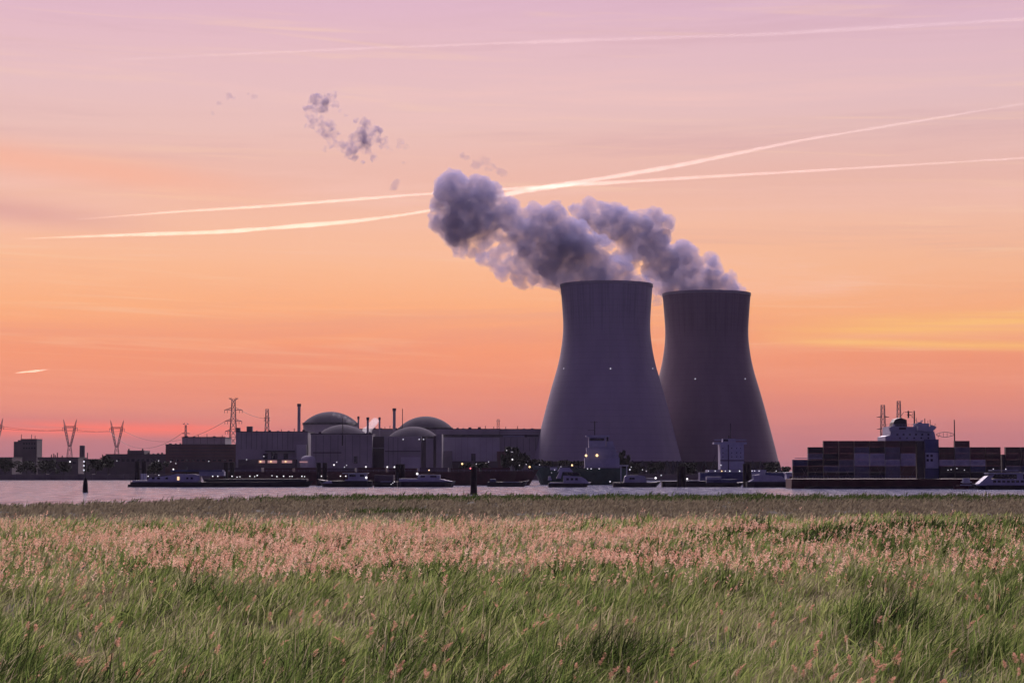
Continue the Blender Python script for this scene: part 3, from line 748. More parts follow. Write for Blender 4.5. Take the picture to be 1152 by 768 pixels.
def dome_building(label, cx_, half, top, base_y, D, wall_half=None, mat=None):
    c = at(cx_, base_y, D); rb = half * D / FPX; rise = Z(top, D) - c[2]
    root = thing('reactor_building', label, 'reactor building', (c[0], D + rb, GZ0), 'domed reactor buildings')
    Rs = (rb * rb + rise * rise) / (2 * rise)
    prof = []
    th0 = math.asin(min(1, rb / Rs))
    for k in range(15):
        th = th0 * (1 - k / 14)
        prof.append((max(0.02, Rs * math.sin(th)), c[2] + rise - Rs * (1 - math.cos(th))))
    MB().lathe(prof, (c[0], D + rb, 0), 72).build('dome', M['dome'], root, True)
    MB().lathe([(rb - 0.3, c[2] - 1.8), (rb + 0.7, c[2] - 1.8), (rb + 0.7, c[2] + 0.15), (rb - 0.5, c[2] + 0.2)], (c[0], D + rb, 0), 72).build('ring_beam', M['trim'], root)
    MB().lathe([(rb, 1.5), (rb, c[2] - 1.7)], (c[0], D + rb, 0), 72).build('wall', mat or M['grey_wall'], root, True)
    return root
r = dome_building('domed reactor building farthest back on the left, tallest of the domes', 369, 31, 462, 475, 1790)
r = dome_building('domed reactor building at front left, half hiding a taller dome', 383, 28, 477, 488, 1702)
block(r, 'block', 349.5, 418.5, 488.2, 530, 1696, 40, M['grey_wall'])
pole(r, 'lightning_rod', 385.5, 470, 488.2, 1695, 0.35); pole(r, 'wall_pipe', 385.3, 489, 501, 1695.4, 0.5)
block(r, 'roof_edge', 349, 419, 487.4, 488.4, 1695.5, 41, M['trim'])
r = dome_building('domed reactor building at back right with dark eave ring', 477.5, 30.5, 467.3, 480.5, 1790)
r = dome_building('lowest domed reactor building, front right, with lights under its roof edge', 463.5, 28, 479, 490.5, 1702)
block(r, 'block', 432, 474, 490.7, 530, 1696, 40, M['grey_wall'])
block(r, 'pale_panel', 451, 473, 514, 530, 1694, 1.8, M['pale_wall'])
for px_ in (453.5, 471.5, 476.5): MB().ball(at(px_, 494, 1694), 0.5).build('lamp', M['lamp_white'], r)
block(r, 'column', 475, 479, 491.5, 530, 1695, 38, M['dark_wall']); block(r, 'column', 479.2, 487.4, 493, 530, 1693, 36, M['grey_wall'])
block(r, 'column', 487.6, 490.5, 490, 530, 1695, 34, M['dark_wall']); block(r, 'column', 490.7, 497, 488, 530, 1692, 36, M['grey_wall'])
r = bld('connecting_block', 'dark recessed block standing between the two front domes', 'building', 418.6, 431.9, 491, 1708, 40, M['dark_wall'])
r = bld('auxiliary_building', 'long low roof behind the front domes with slim stacks in front', 'building', 395, 450, 482, 1840, 30, M['grey_wall'])
r = bld('generator_hall', 'long pale hall between the right-hand dome and the front cooling tower', 'building', 490, 562, 482, 1745, 60, M['pale_wall'])
block(r, 'roof_band', 490, 562, 483.2, 488.3, 1744.3, 0.6, M['grey_wall']); block(r, 'dark_band', 497, 562, 488.5, 491.5, 1744.5, 0.45, M['trim'])
block(r, 'annex', 498, 508.5, 507, 530, 1736, 8.5, M['grey_wall']); block(r, 'annex', 508.7, 560, 518.5, 530, 1734, 10, M['dark_wall'])
for k in range(7): block(r, 'wall_rib', 512 + k * 7, 512.35 + k * 7, 492, 518, 1744.6, 0.35, M['grey_wall'])
r = bld('generator_hall', 'darker hall end with one bright gap in its band, touching the front cooling tower', 'building', 562.3, 612, 482.2, 1747, 55, M['grey_wall'])
block(r, 'dark_band', 562.3, 606, 488.8, 491.2, 1746.5, 0.45, M['trim']); block(r, 'roof_mast_base', 590.5, 593, 488.6, 491.6, 1746.1, 0.4, M['dark_steel'])
block(r, 'pale_panel', 566, 590, 490.0, 491.0, 1746.2, 0.3, M['ship_white']); block(r, 'annex', 559, 569, 507.5, 530, 1738, 8, M['brick_wall'])

def clutter(root, x0, x1, top, D, seed, n=6):
    rg = np.random.default_rng(seed)
    for k in range(n):
        a_ = x0 + (x1 - x0) * (k + 0.15 + 0.6 * rg.random()) / n
        kind = rg.integers(3)
        if kind == 0: block(root, 'roof_vent', a_, a_ + 1.2 + 2.2 * rg.random(), top - 0.8 - 1.1 * rg.random(), top, D + 4 + 10 * rg.random(), 3, M['dark_wall'])
        elif kind == 1: pole(root, 'roof_pipe', a_, top - 1.5 - 2.5 * rg.random(), top, D + 3 + 8 * rg.random(), 0.28)
        else: block(root, 'roof_unit', a_, a_ + 1.5 + 1.5 * rg.random(), top - 0.7, top, D + 2, 4, M['grey_wall'])
def seams(root, x0, x1, n, y0, y1, D):
    for k in range(n):
        a_ = x0 + (x1 - x0) * (k + 0.5) / n
        block(root, 'wall_seam', a_, a_ + 0.35, y0, y1, D - 0.15, 0.1, M['trim'])
for q_ in [o for o in COL.objects if o.parent is None and o.get('category') == 'building']:
    l_ = q_['label']
    if l_.startswith('long grey hall'): clutter(q_, 284, 344, 485, 1720, 1, 8); seams(q_, 268, 332, 11, 486.5, 505, 1720); block(q_, 'door', 305, 309, 508.5, 516, 1719.6, 0.3, M['glass'])
    elif l_.startswith('dark reddish'): clutter(q_, 188, 204, 499.5, 1760, 2, 3); windows(q_, 190, 262, 12, 516.6, 518.6, 1760)
    elif l_.startswith('grey block rising'): clutter(q_, 206, 252, 491.5, 1830, 3, 6); seams(q_, 206, 252, 6, 492.5, 499, 1830)
    elif l_.startswith('long low roof'): clutter(q_, 396, 448, 482, 1840, 4, 8)
    elif l_.startswith('long pale hall'): clutter(q_, 508, 560, 482, 1745, 5, 6); block(q_, 'door', 530, 535, 510, 518.4, 1744.8, 0.15, M['trim'])
    elif l_.startswith('darker hall end'): clutter(q_, 564, 606, 482.2, 1747, 6, 4); seams(q_, 564, 606, 6, 492.5, 507, 1747)
    elif l_.startswith('dark recessed'): clutter(q_, 419, 431, 491, 1708, 7, 3); block(q_, 'pipe_bridge', 418.7, 431.8, 503, 504.4, 1707, 0.9, M['grey_wall'])
    elif l_.startswith('tall dark block'): windows(q_, 25, 40, 5, 498, 499.6, 2300); windows(q_, 25, 40, 5, 503, 504.6, 2300)
    elif l_.startswith('dark hall with'): clutter(q_, 164, 185, 510.5, 1850, 8, 4)
for q_ in [o for o in COL.objects if o.parent is None and o.get('category') == 'reactor building']:
    if 'front left' in q_['label']: clutter(q_, 351, 360, 487.4, 1697, 9, 2); clutter(q_, 408, 418, 487.4, 1697, 10, 2); seams(q_, 351, 417, 8, 489.5, 520, 1696); block(q_, 'door', 398, 402, 513, 521, 1695.8, 0.15, M['glass']); block(q_, 'pipe_rack', 352, 384, 508.5, 509.4, 1695, 0.8, M['dark_steel'])
    if 'lowest' in q_['label']: seams(q_, 434, 450, 3, 492, 524, 1696); block(q_, 'ledge', 433, 473, 507, 507.8, 1695.2, 0.7, M['trim'])
def stack(px, wpx, top, D, label, grp='slim vent stacks'):
    rr = wpx * D / FPX / 2
    root = thing('chimney', label, 'chimney', (X(px, D), D, GZ0), grp)
    c = at(px, top, D)
    MB().tube((c[0], D, 2), (c[0], D, c[2]), rr * 1.1, rr * 0.95, 14).build('shaft', M['grey_wall'], root)
    MB().lathe([(rr * 1.0, c[2] - 2.2), (rr * 1.25, c[2] - 2.2), (rr * 1.25, c[2] + 0.25), (rr * 0.9, c[2] + 0.25)], (c[0], D, 0), 14).build('cap', M['dark_wall'], root)
stack(336.5, 3.6, 454.3, 1785, 'tallest chimney, left of all the domes')
stack(443.6, 3.4, 459.4, 1778, 'thick chimney between the rear left dome and the rear right dome')
stack(403.2, 2.0, 468.5, 1770, 'thin chimney nearest the tallest dome, first of the close three')
stack(413.8, 2.6, 469.5, 1700, 'middle chimney of the close three, standing beside a white steam puff')
stack(427, 2.1, 469.5, 1770, 'thin chimney last of the close three, right of a white steam puff')
r = thing('mast', 'needle thin mast just right of the thick chimney', 'mast', (X(452.6, 1770), 1770, GZ0)); pole(r, 'shaft', 452.6, 460, 529, 1770, 0.5, None, 0.3); pole(r, 'tip', 452.6, 459.2, 460, 1770, 0.16)
st_pale = steam_mat('steam_pale', 0.16, 0.12, 0.30, 0.6, 0.0, (1, 1, 1))
plume('steam_puff', [(411, 484, 4), (415, 481, 4), (418, 478, 4.5), (421, 475, 4.5), (423, 472.5, 3.2), (416, 485, 3)], 1735, st_pale, 'small white puff of steam between the close thin chimneys', 'steam', 0.8, child=6, disp=(4, 1.6), seed=21)
plume('steam_puff', [(376, 466, 2.2), (381, 468, 2.5), (387, 471, 3), (392, 474, 3.2), (397, 476, 3)], 1768, steam_mat('steam_film', 0.05, 0.12, 0.35, 0.65, 0.0, (1, 1, 1)), 'thin pale film of steam trailing over the tallest dome', 'steam', 0.8, child=6, disp=(4, 1.6), seed=22)

# ------------------------------------------------------------------ pylons
def lattice(mb, px, D, levels, bar=0.3, y0=0.0):
    """four-legged tapering lattice; levels: (photo row, half width px)"""
    k = D / FPX; xc = X(px, D)
    pts = [(Z(yy, D), hw * k) for yy, hw in levels]
    for (z0, w0), (z1, w1) in zip(pts[:-1], pts[1:]):
        nseg = max(1, int(round(abs(z1 - z0) / (2.2 * (w0 + w1) / 2 + 1.5))))
        for s_ in range(nseg):
            f0, f1 = s_ / nseg, (s_ + 1) / nseg
            a = z0 + (z1 - z0) * f0; b_ = z0 + (z1 - z0) * f1
            wa = w0 + (w1 - w0) * f0; wb = w0 + (w1 - w0) * f1
            ca = [(xc - wa, D - wa), (xc + wa, D - wa), (xc + wa, D + wa), (xc - wa, D + wa)]
            cb = [(xc - wb, D - wb), (xc + wb, D - wb), (xc + wb, D + wb), (xc - wb, D + wb)]
            for i in range(4):
                j = (i + 1) % 4
                mb.tube((*ca[i], a), (*cb[i], b_), bar * 0.6, None, 4)
                mb.tube((*ca[i], a), (*cb[j], b_), bar * 0.5, None, 4)
                mb.tube((*ca[j], a), (*cb[i], b_), bar * 0.5, None, 4)
                mb.tube((*cb[i], b_), (*cb[j], b_), bar * 0.5, None, 4)
def arm(mb, px, D, y, half, h=2.2, bar=0.28, bw=2.0):
    k = D / FPX; xc = X(px, D); z = Z(y, D)
    for s in (-1, 1):
        tip = (xc + s * half * k, D, z)
        for d in (-bw * k * 0.5, bw * k * 0.5):
            mb.tube((xc + s * bw * k * 0.5, D + d, z), tip, bar * 0.7, None, 4)
            mb.tube((xc + s * bw * k * 0.5, D + d, z + h), tip, bar * 0.6, None, 4)
            for f in (0.35, 0.7):
                a_ = Vector((xc + s * bw * k * 0.5, D + d, z)).lerp(Vector(tip), f); b_ = Vector((xc + s * bw * k * 0.5, D + d, z + h)).lerp(Vector(tip), f)
                mb.tube(a_, b_, bar * 0.4, None, 4)
def insulators(root, px, D, y, half, n=2, L=3.0):
    k = D / FPX; xc = X(px, D); z = Z(y, D); mb = MB()
    for s in (-1, 1):
        for i in range(n):
            x_ = xc + s * half * k * (1 - 0.32 * i); mb.tube((x_, D, z), (x_, D, z - L), 0.22, 0.22, 5)
    mb.build('insulator', M['dark_steel'], root)
def forked_pylon(px, D, top, label):
    root = thing('pylon', label, 'pylon', (X(px, D), D, GZ0), 'electricity pylons')
    k = D / FPX; xc = X(px, D); mb = MB()
    zt, zb, zw, zf = Z(top, D), Z(top + 9.5, D), Z(top + 31, D), 2.0
    for s in (-1, 1):
        for d in (-1.2, 1.2):
            mb.tube((xc + s * 1.6 * k, D + d, zw), (xc + s * 6.6 * k, D + d, zb), 0.27, None, 4)
            mb.tube((xc + s * 0.2 * k, D + d, zw), (xc + s * 4.4 * k, D + d, zb), 0.27, None, 4)
            n = 6
            for i in range(n):
                f0, f1 = i / n, (i + 1) / n
                A = lambda f, o, i_: (xc + s * (i_ + (o - i_) * f) * k, D + d, zw + (zb - zw) * f)
                mb.tube(A(f0, 6.6, 1.6), A(f1, 4.4, 0.2), 0.15, None, 4); mb.tube(A(f0, 4.4, 0.2), A(f1, 6.6, 1.6), 0.15, None, 4)
            mb.tube((xc + s * 6.0 * k, D + d, zb), (xc + s * 7.4 * k, D, zt), 0.27, None, 4)
            mb.tube((xc + s * 4.4 * k, D + d, zb), (xc + s * 7.4 * k, D, zt), 0.2, None, 4)
    mb.build('fork', M['steel'], root)
    mb = MB()
    for d in (-1.2, 1.2):
        mb.tube((xc - 8.6 * k, D + d, zb), (xc + 8.6 * k, D + d, zb), 0.26, None, 4); mb.tube((xc - 7 * k, D + d, zb + 2), (xc + 7 * k, D + d, zb + 2), 0.2, None, 4)
        for i in range(14): mb.tube((xc + (-7 + i) * k, D + d, zb), (xc + (-6.5 + i) * k, D + d, zb + 2), 0.13, None, 4)
    mb.build('crossarm', M['steel'], root)
    mb = MB(); lattice(mb, px, D, [(top + 31, 1.6), (top + 45, 3.2), (530, 5.0)], 0.36); mb.build('body', M['steel'], root)
    insulators(root, px, D, top + 9.5, 8.4, 2, 4)
    return root
forked_pylon(78, 2450, 471.5, 'forked lattice pylon closer to the stepped block on the left skyline')
forked_pylon(131, 2450, 472.5, 'forked lattice pylon just above the hall with a raised middle')
forked_pylon(-5, 2450, 470, 'forked lattice pylon cut off by the left edge of the view')
r = thing('pylon', 'tallest many-armed lattice pylon beside the turbine hall', 'pylon', (X(262, 1950), 1950, GZ0), 'electricity pylons')
mb = MB(); lattice(mb, 262, 1950, [(529, 5.5), (500, 4.2), (474, 2.9), (461, 2.3), (449, 1.8)], 0.42); mb.build('body', M['steel'], r)
for y_, h_ in ((461, 10), (473.5, 9.5), (485, 9.0)):
    mb = MB(); arm(mb, 262, 1950, y_, h_, 2.2, 0.45, 4.5); mb.build('crossarm', M['steel'], r); insulators(r, 262, 1950, y_, h_, 2, 3.0)
mb = MB(); arm(mb, 262, 1950, 448, 5.2, -1.6, 0.45, 3.6); mb.build('top_arm', M['steel'], r)
def plain_mast(px, D, levels, arms, label, bar=0.4):
    root = thing('pylon', label, 'pylon', (X(px, D), D, GZ0), 'electricity pylons')
    mb = MB(); lattice(mb, px, D, levels, bar); mb.build('body', M['steel'], root)
    for y_, h_ in arms:
        mb = MB(); arm(mb, px, D, y_, h_, 1.0, bar, 2.4); mb.build('crossarm', M['steel'], root)
plain_mast(300, 1900, [(529, 3.2), (484, 2.2), (460, 1.5)], [(470, 3.2), (473, 3.6)], 'slim lattice mast rising from behind the turbine hall roof')
plain_mast(208.5, 1900, [(529, 2.0), (491, 1.1), (478, 0.8)], [(477, 3.2), (487.5, 5.0)], 'short mast with a T top behind the grey upper block', 0.32)
plain_mast(560.5, 2000, [(529, 2.2), (482, 1.5), (471.5, 1.2)], [(474, 2.0)], 'short lattice mast behind the long pale hall', 0.36)
plain_mast(994, 2000, [(529, 4.2), (494, 2.8), (455.5, 1.9)], [(469, 7.0), (482.5, 7.0)], 'lattice mast left of the container ship bridge, standing farther from it', 0.42)
plain_mast(1012, 2000, [(529, 3.6), (475, 2.2), (451, 1.7)], [(456, 2.4)], 'lattice mast directly behind the container ship funnel', 0.42)

def wire(pts, label, r_=0.16):
    mb = MB(); P = []
    for (a, b) in zip(pts[:-1], pts[1:]):
        A, B = Vector(a), Vector(b); L_ = (B - A).length
        for i in range(14):
            f = i / 14; p_ = A.lerp(B, f); p_.z -= 4 * f * (1 - f) * L_ * 0.03; P.append(tuple(p_))
    P.append(tuple(pts[-1])); mb.path(P, r_, 4)
    tag(mb.build('power_line', M['dark_steel']), label, 'power line', 'power lines')
wire([at(-13, 479.5, 2450), at(69.6, 483.5, 2450), at(122.5, 484.5, 2450), at(203.5, 488, 1900)], 'sagging power line on the outer left arms of the forked pylons')
wire([at(3, 479.5, 2450), at(86.4, 483.5, 2450), at(139.4, 484.5, 2450), at(252, 474.5, 1950)], 'sagging power line from the forked pylons to the many-armed pylon')
wire([at(272, 462, 1950), at(303.2, 471, 1900)], 'short power line between the many-armed pylon and the slim mast')

# ------------------------------------------------------------------ trees on the far bank
def tree(px, top, base_z, D, wpx, label, seed, spiky=False):
    rg = np.random.default_rng(seed)
    c = at(px, top, D); hgt = c[2] - base_z; w_ = wpx * D / FPX / 2
    root = thing('tree', label, 'tree', (c[0], D, base_z), 'trees on the far bank')
    mb = MB(); mb.tube((c[0], D, base_z - 0.5), (c[0] + 0.2, D, base_z + hgt * 0.75), 0.45, 0.15, 7)
    limbs = []
    for i in range(7):
        a = rg.random() * 6.28; z0 = base_z + hgt * (0.25 + 0.5 * rg.random())
        e = (c[0] + math.cos(a) * w_ * 0.7, D + math.sin(a) * w_ * 0.7, min(c[2] - 0.5, z0 + hgt * 0.25)); limbs.append(e)
        mb.tube((c[0], D, z0), e, 0.16, 0.06, 5)
    mb.build('trunk', M['bark'], root)
    n = 750; cl = [(c[0] + rg.normal(0, 0.5) * w_, D + rg.normal(0, 0.5) * w_, base_z + hgt * (0.35 + 0.55 * rg.random()), w_ * (0.3 + 0.3 * rg.random())) for _ in range(9)] + [(e[0], e[1], e[2], w_ * 0.35) for e in limbs] + [(c[0], D, c[2] - 0.25 * w_, w_ * 0.3)]
    vs = []; fs = []
    for i in range(n):
        cx_, cy_, cz_, rr_ = cl[rg.integers(len(cl))]
        d = rg.normal(0, 1, 3); d /= np.linalg.norm(d); d *= rr_ * rg.random() ** 0.4
        p_ = np.array([cx_, cy_, min(cz_ + d[2], c[2])]) + np.array([d[0], d[1], 0])
        s_ = 0.8 + 0.8 * rg.random(); u_ = rg.normal(0, 1, 3); u_ /= np.linalg.norm(u_); v_ = np.cross(u_, rg.normal(0, 1, 3)); v_ /= np.linalg.norm(v_)
        if spiky: u_ = u_ * 0.5 + np.array([0, 0, 1.6])
        b_ = len(vs); vs += [tuple(p_ - u_ * s_), tuple(p_ + v_ * s_ * 0.5), tuple(p_ + u_ * s_), tuple(p_ - v_ * s_ * 0.5)]; fs.append((b_, b_ + 1, b_ + 2, b_ + 3))
    m2 = MB(); m2.add(vs, fs); m2.build('crown', M['leaf'], root)
TR = [(6, 516, 1700, 18, 'low dark tree at the extreme left of the far bank'), (30, 519, 1680, 20, 'low dark tree below the stepped block'), (52, 518, 1690, 22, 'low spreading tree in front of the long low shed'),
      (72, 520, 1690, 14, 'little tree at the foot of the forked pylon near the stepped block'), (108, 517, 1680, 20, 'dark tree between the banded channel marker and the hall with raised middle'),
      (122, 513, 1700, 14, 'tree against the left end of the hall with raised middle'), (174, 519, 1690, 18, 'low tree beside a double mooring pile, left of the brick hall'),
      (578, 503, 1600, 20, 'big ragged dark tree at the right end of the pale hall'), (586, 510, 1605, 18, 'ragged tree leaning on the biggest tree beside the pale hall'), (570, 513, 1610, 14, 'smaller tree just left of the biggest ragged tree'),
      (601, 517, 1620, 16, 'round dark tree at the left foot of the front cooling tower'), (616, 519, 1620, 16, 'low dark tree behind the white motor yacht stern'), (632, 518, 1625, 15, 'low dark tree behind the white motor yacht cabin'),
      (646, 519, 1620, 14, 'low dark tree behind the motor yacht bow'), (702, 508, 1600, 12, 'spiky tree standing alone before the front cooling tower'), (716, 521, 1620, 16, 'low tree right of the spiky lone tree'),
      (738, 521, 1625, 18, 'low dark tree where the two cooling towers overlap'), (775, 521, 1630, 18, 'low tree at the left foot of the rear cooling tower'), (868, 521, 1640, 16, 'low tree at the right foot of the rear cooling tower'), (884, 525.5, 1680, 10, 'tiny tree in the gap left of the container ship'), (540, 520, 1620, 18, 'low dark tree before the pale hall, near the red marker lamp'), (525, 521, 1620, 14, 'low tree before the pale hall, left of the red marker lamp')]
for i, (a_, b_, c_, d_, l_) in enumerate(TR): tree(a_, b_, GZ0, c_, d_, l_, 100 + i, spiky=(l_.startswith('spiky') or 'biggest' in l_))

# dark stone river wall under the far bank
mb = MB(); xw = [X(-120, 1558) + k * 12.0 for k in range(int((X(905, 1558) - X(-120, 1558)) / 12.0))]
for k, x_ in enumerate(xw):
    mb.prism([(x_, -1.5), (x_ + 11.9, -1.5), (x_ + 11.9, 4.6 + 0.25 * math.sin(k * 1.7)), (x_, 4.6 + 0.25 * math.sin(k * 1.7))], 1556, 1566)
mb.box(xw[0], xw[-1], 1557, 1565, -1, 4.2)
tag(mb.build('river_wall', M['concrete']), 'long dark stone river wall along the water on the far bank', 'wall')
# ------------------------------------------------------------------ lamps along the far bank
LAMPS = [(79, 519, 'b'), (131.7, 518, 'w'), (178.6, 518, 'w'), (192.3, 519, 'w'), (198, 521, 'w'), (195.2, 527.6, 'b'), (235, 518.5, 'w'), (277.6, 516.6, 'w'), (297, 513, 'w'), (375.8, 522.6, 'b'), (379, 519.5, 'w'), (390, 523, 'w'), (387.5, 525, 'w'),
         (411.7, 524.7, 'b'), (435.7, 525, 'b'), (443.8, 525, 'b'), (520, 521.4, 'a'), (535.8, 521.7, 'w'), (549.6, 519, 'w'), (570, 506.3, 'w'), (576, 508, 'w'), (576.4, 516.5, 'b'), (584.4, 523, 'w'), (592, 522, 'w'), (595.8, 524.8, 'a'), (607, 522.4, 'w'), (631, 524.7, 'w'), (643.5, 523, 'a'), (710, 525, 'w'), (722.7, 528, 'w'), (727, 529.5, 'w'), (873, 529.4, 'w')]
LL = {'w': 'faint white lamp on a thin post along the far bank', 'b': 'bright white lamp on a thin post along the far bank', 'a': 'amber lamp on a thin post along the far bank'}
for px_, py_, k_ in LAMPS:
    D_ = 1585; c = at(px_, py_, D_)
    r = thing('street_lamp', LL[k_], 'lamp', (c[0], D_, GZ0), {'w': 'faint white lamps on the far bank', 'b': 'bright white lamps on the far bank', 'a': 'amber lamps on the far bank'}[k_])
    MB().tube((c[0], D_, GZ0 - 0.8), (c[0], D_, c[2]), 0.14, 0.09, 6).build('post', M['dark_steel'], r)
    MB().tube((c[0], D_, c[2] - 0.05), (c[0], D_ - 0.8, c[2] + 0.15), 0.07, 0.07, 5).build('arm', M['dark_steel'], r)
    MB().ball((c[0], D_ - 0.8, c[2] - 0.1), {'w': 0.36, 'b': 0.6, 'a': 0.75}[k_]).build('bulb', M[{'w': 'lamp_white', 'b': 'lamp_bright', 'a': 'lamp_amber'}[k_]], r)

# ================================================================== river traffic
def hull(mb, xa, xb, D, beam, deck, bow=1, sheer=1.0, rake=6.0, bottom=-0.6, stern_round=2.0):
    """ship hull from xa to xb lying along x; bow=+1 right, -1 left, 0 both ends square"""
    n = 16; yc = D + beam / 2; sec = []
    L = xb - xa
    for i in range(n + 1):
        f = i / n
        s = f if bow >= 0 else 1 - f          # s=1 is the bow
        hb = beam / 2
        if bow != 0: hb *= min(1.0, (1 - s) / 0.16) ** 0.6 if s > 0.84 else 1
        hb *= min(1.0, 0.72 + s / 0.05 * 0.28) if s < 0.05 else 1
        hb = max(hb, 0.15)
        zt = deck + sheer * max(0, (s - 0.75) / 0.25) ** 2
        x = xa + L * f
        xr = x + (rake * (1 if bow > 0 else -1) * 0 if bow else 0)
        back = rake * max(0, (s - 0.85) / 0.15) * (1 if bow >= 0 else -1) if bow else 0
        sec.append([(x, yc - hb, zt), (x - back, yc - hb * 0.9, bottom), (x - back, yc + hb * 0.9, bottom), (x, yc + hb, zt)])
    vs = [p for s in sec for p in s]; fs = []
    for i in range(n):
        for k in range(4):
            k2 = (k + 1) % 4
            fs.append((i * 4 + k, i * 4 + k2, (i + 1) * 4 + k2, (i + 1) * 4 + k))
    fs += [(0, 3, 2, 1), (n * 4, n * 4 + 1, n * 4 + 2, n * 4 + 3)]
    return mb.add(vs, fs)
def rail(root, px0, px1, y_deck, D, dy=0.0, h=1.0, n=12):
    z = Z(y_deck, D); mb = MB(); a, b = X(px0, D), X(px1, D)
    for k in range(n + 1):
        x_ = a + (b - a) * k / n; mb.tube((x_, D + dy, z), (x_, D + dy, z + h), 0.04, None, 4)
    mb.tube((a, D + dy, z + h), (b, D + dy, z + h), 0.05, None, 4); mb.tube((a, D + dy, z + h * 0.5), (b, D + dy, z + h * 0.5), 0.04, None, 4)
    mb.build('railing', M['ship_grey'], root)
def lamp(root, px, py, D, kind='lamp_bright', r=0.24, post=0.0):
    c = at(px, py, D); ob = MB().ball(c, r).build('deck_lamp', M[kind], root)
    if post:
        MB().tube((c[0], D, c[2] - post), (c[0], D, c[2] - r * 0.7), 0.06, 0.05, 5).build('lamp_post', M['dark_steel'], root)
def hb_(root, name, x0, x1, y0, y1, D, dep, mat, dy=1.0): return block(root, name, x0, x1, y0, y1, D + dy, dep, mat)

# --- first barge: long, dark, white wheelhouse at its left end
D = 905
r = thing('river_barge', 'longest black barge, with white wheelhouse and one lit window', 'barge', (X(250, D), D, 0), 'river barges')
mb = MB(); hull(mb, X(146, D), X(352, D), D, 11, Z(542.0, D), 1, 0.6, 3); mb.build('hull', M['hull_black'], r)
mb = MB(); mb.box(X(146, D) - 1.2, X(150, D), D + 2, D + 9, -0.3, Z(544.6, D)); mb.build('stern_platform', M['hull_black'], r)
hb_(r, 'bulwark', 149, 223, 540.3, 542.1, D, 9.5, M['ship_grey'], 0.8)
ca = MB(); ca.prism([(X(165, D), Z(540.3, D)), (X(225, D), Z(540.3, D)), (X(223, D), Z(534.5, D)), (X(216, D), Z(533.2, D)), (X(197, D), Z(532.8, D)), (X(190, D), Z(534.8, D)), (X(168, D), Z(537.0, D))], D + 2, D + 9)
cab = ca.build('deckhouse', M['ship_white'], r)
for a_, b_ in ((171, 174), (177, 180), (186, 189), (209.5, 212), (214.5, 217)): hb_(cab, 'window', a_, b_, 536.6, 538.8, D, 0.3, M['glass'], 1.85)
hb_(r, 'lit_window', 199.4, 201.7, 535.9, 539.8, D, 0.3, M['lit_window'], 1.8)
hb_(r, 'canopy', 192, 250, 528.4, 530.2, D, 7, M['hull_blue'], 3); hb_(r, 'wheelhouse', 224, 252, 530.2, 535, D, 5, M['ship_grey'], 4)
for px_ in (159, 161.5, 163.5): hb_(r, 'winch', px_ - 0.8, px_ + 0.8, 532.5, 540, D, 1.2, M['ship_white'], 4)
pole(r, 'mast', 173, 529.5, 540, D + 5, 0.12); pole(r, 'mast', 210, 525, 534, D + 5, 0.2); pole(r, 'flagpole', 146.8, 537, 545, D + 4, 0.1)
hb_(r, 'hatch_cover', 229, 345, 538.4, 541.8, D, 8.6, M['hull_black'], 1.2)
lamp(r, 166.6, 535.4, D); lamp(r, 178.7, 534.2, D, 'lamp_white')
for px_, py_ in ((239.3, 535.4), (245, 535.4), (261, 535.4), (266.7, 536.4), (270, 536), (281, 535.4), (286.5, 535.8), (289.4, 534.6), (306, 534.8), (311.5, 535.8), (319, 535.4), (326, 535.6), (328.6, 535.6), (339.6, 535.4), (342.7, 535.8)):
    lamp(r, px_, py_, D, 'lamp_bright', 0.2 if px_ % 2 < 1 else 0.26, 1.6)
# --- maroon freighter lying behind the barges
D = 1010
r = thing('freighter', 'long low maroon cargo ship lying behind the barges', 'ship', (X(430, D), D, 0), 'seagoing ships')
mb = MB(); hull(mb, X(236, D), X(606, D), D, 16, Z(530.5, D), 1, 1.2, 5); mb.build('hull', M['hull_maroon'], r)
for k in range(9): hb_(r, 'hatch_cover', 262 + k * 35, 294 + k * 35, 525.8 + 0.6 * (k % 2), 530.4, D, 12, M['hull_maroon'] if k % 3 else M['dark_wall'], 2)
rail(r, 240, 600, 530.5, D, 0.2, 1.0, 60)
for px_ in (361.6, 367.5, 383, 389): lamp(r, px_, 535.3, D - 0.3, 'lamp_bright', 0.3)
# --- second barge
D = 905
r = thing('river_barge', 'short barge with blue-white wheelhouse below the left domes', 'barge', (X(390, D), D, 0), 'river barges')
mb = MB(); hull(mb, X(356, D), X(418, D), D, 10, Z(540.6, D), -1, 0.8, 3); mb.build('hull', M['hull_black'], r)
mb = MB(); mb.prism([(X(362, D), Z(543.2, D)), (X(374, D), Z(543.4, D)), (X(373, D), Z(540.6, D)), (X(370, D), Z(540.2, D))], D - 0.25, D + 0.05); mb.build('bow_plate', M['ship_white'], r)
ca = MB(); ca.box(X(391, D), X(412, D), D + 2, D + 8, Z(540.6, D), Z(532.6, D)); cab = ca.build('wheelhouse', M['ship_grey'], r)
hb_(cab, 'window', 393, 400, 533.6, 536, D, 0.2, M['glass'], 1.9); hb_(cab, 'window', 405, 410, 533.6, 536, D, 0.2, M['glass'], 1.9)
hb_(r, 'roof', 385, 414, 531.8, 532.6, D, 7, M['ship_white'], 1.6); hb_(r, 'bulwark', 388, 414, 539.0, 540.6, D, 0.3, M['ship_white'], 0.3)
pole(r, 'mast', 402.5, 527, 533, D + 4, 0.15); pole(r, 'radar_mast', 399, 529.5, 532.4, D + 4, 0.1)
lamp(r, 412, 537, D, 'lamp_bright', 0.5)
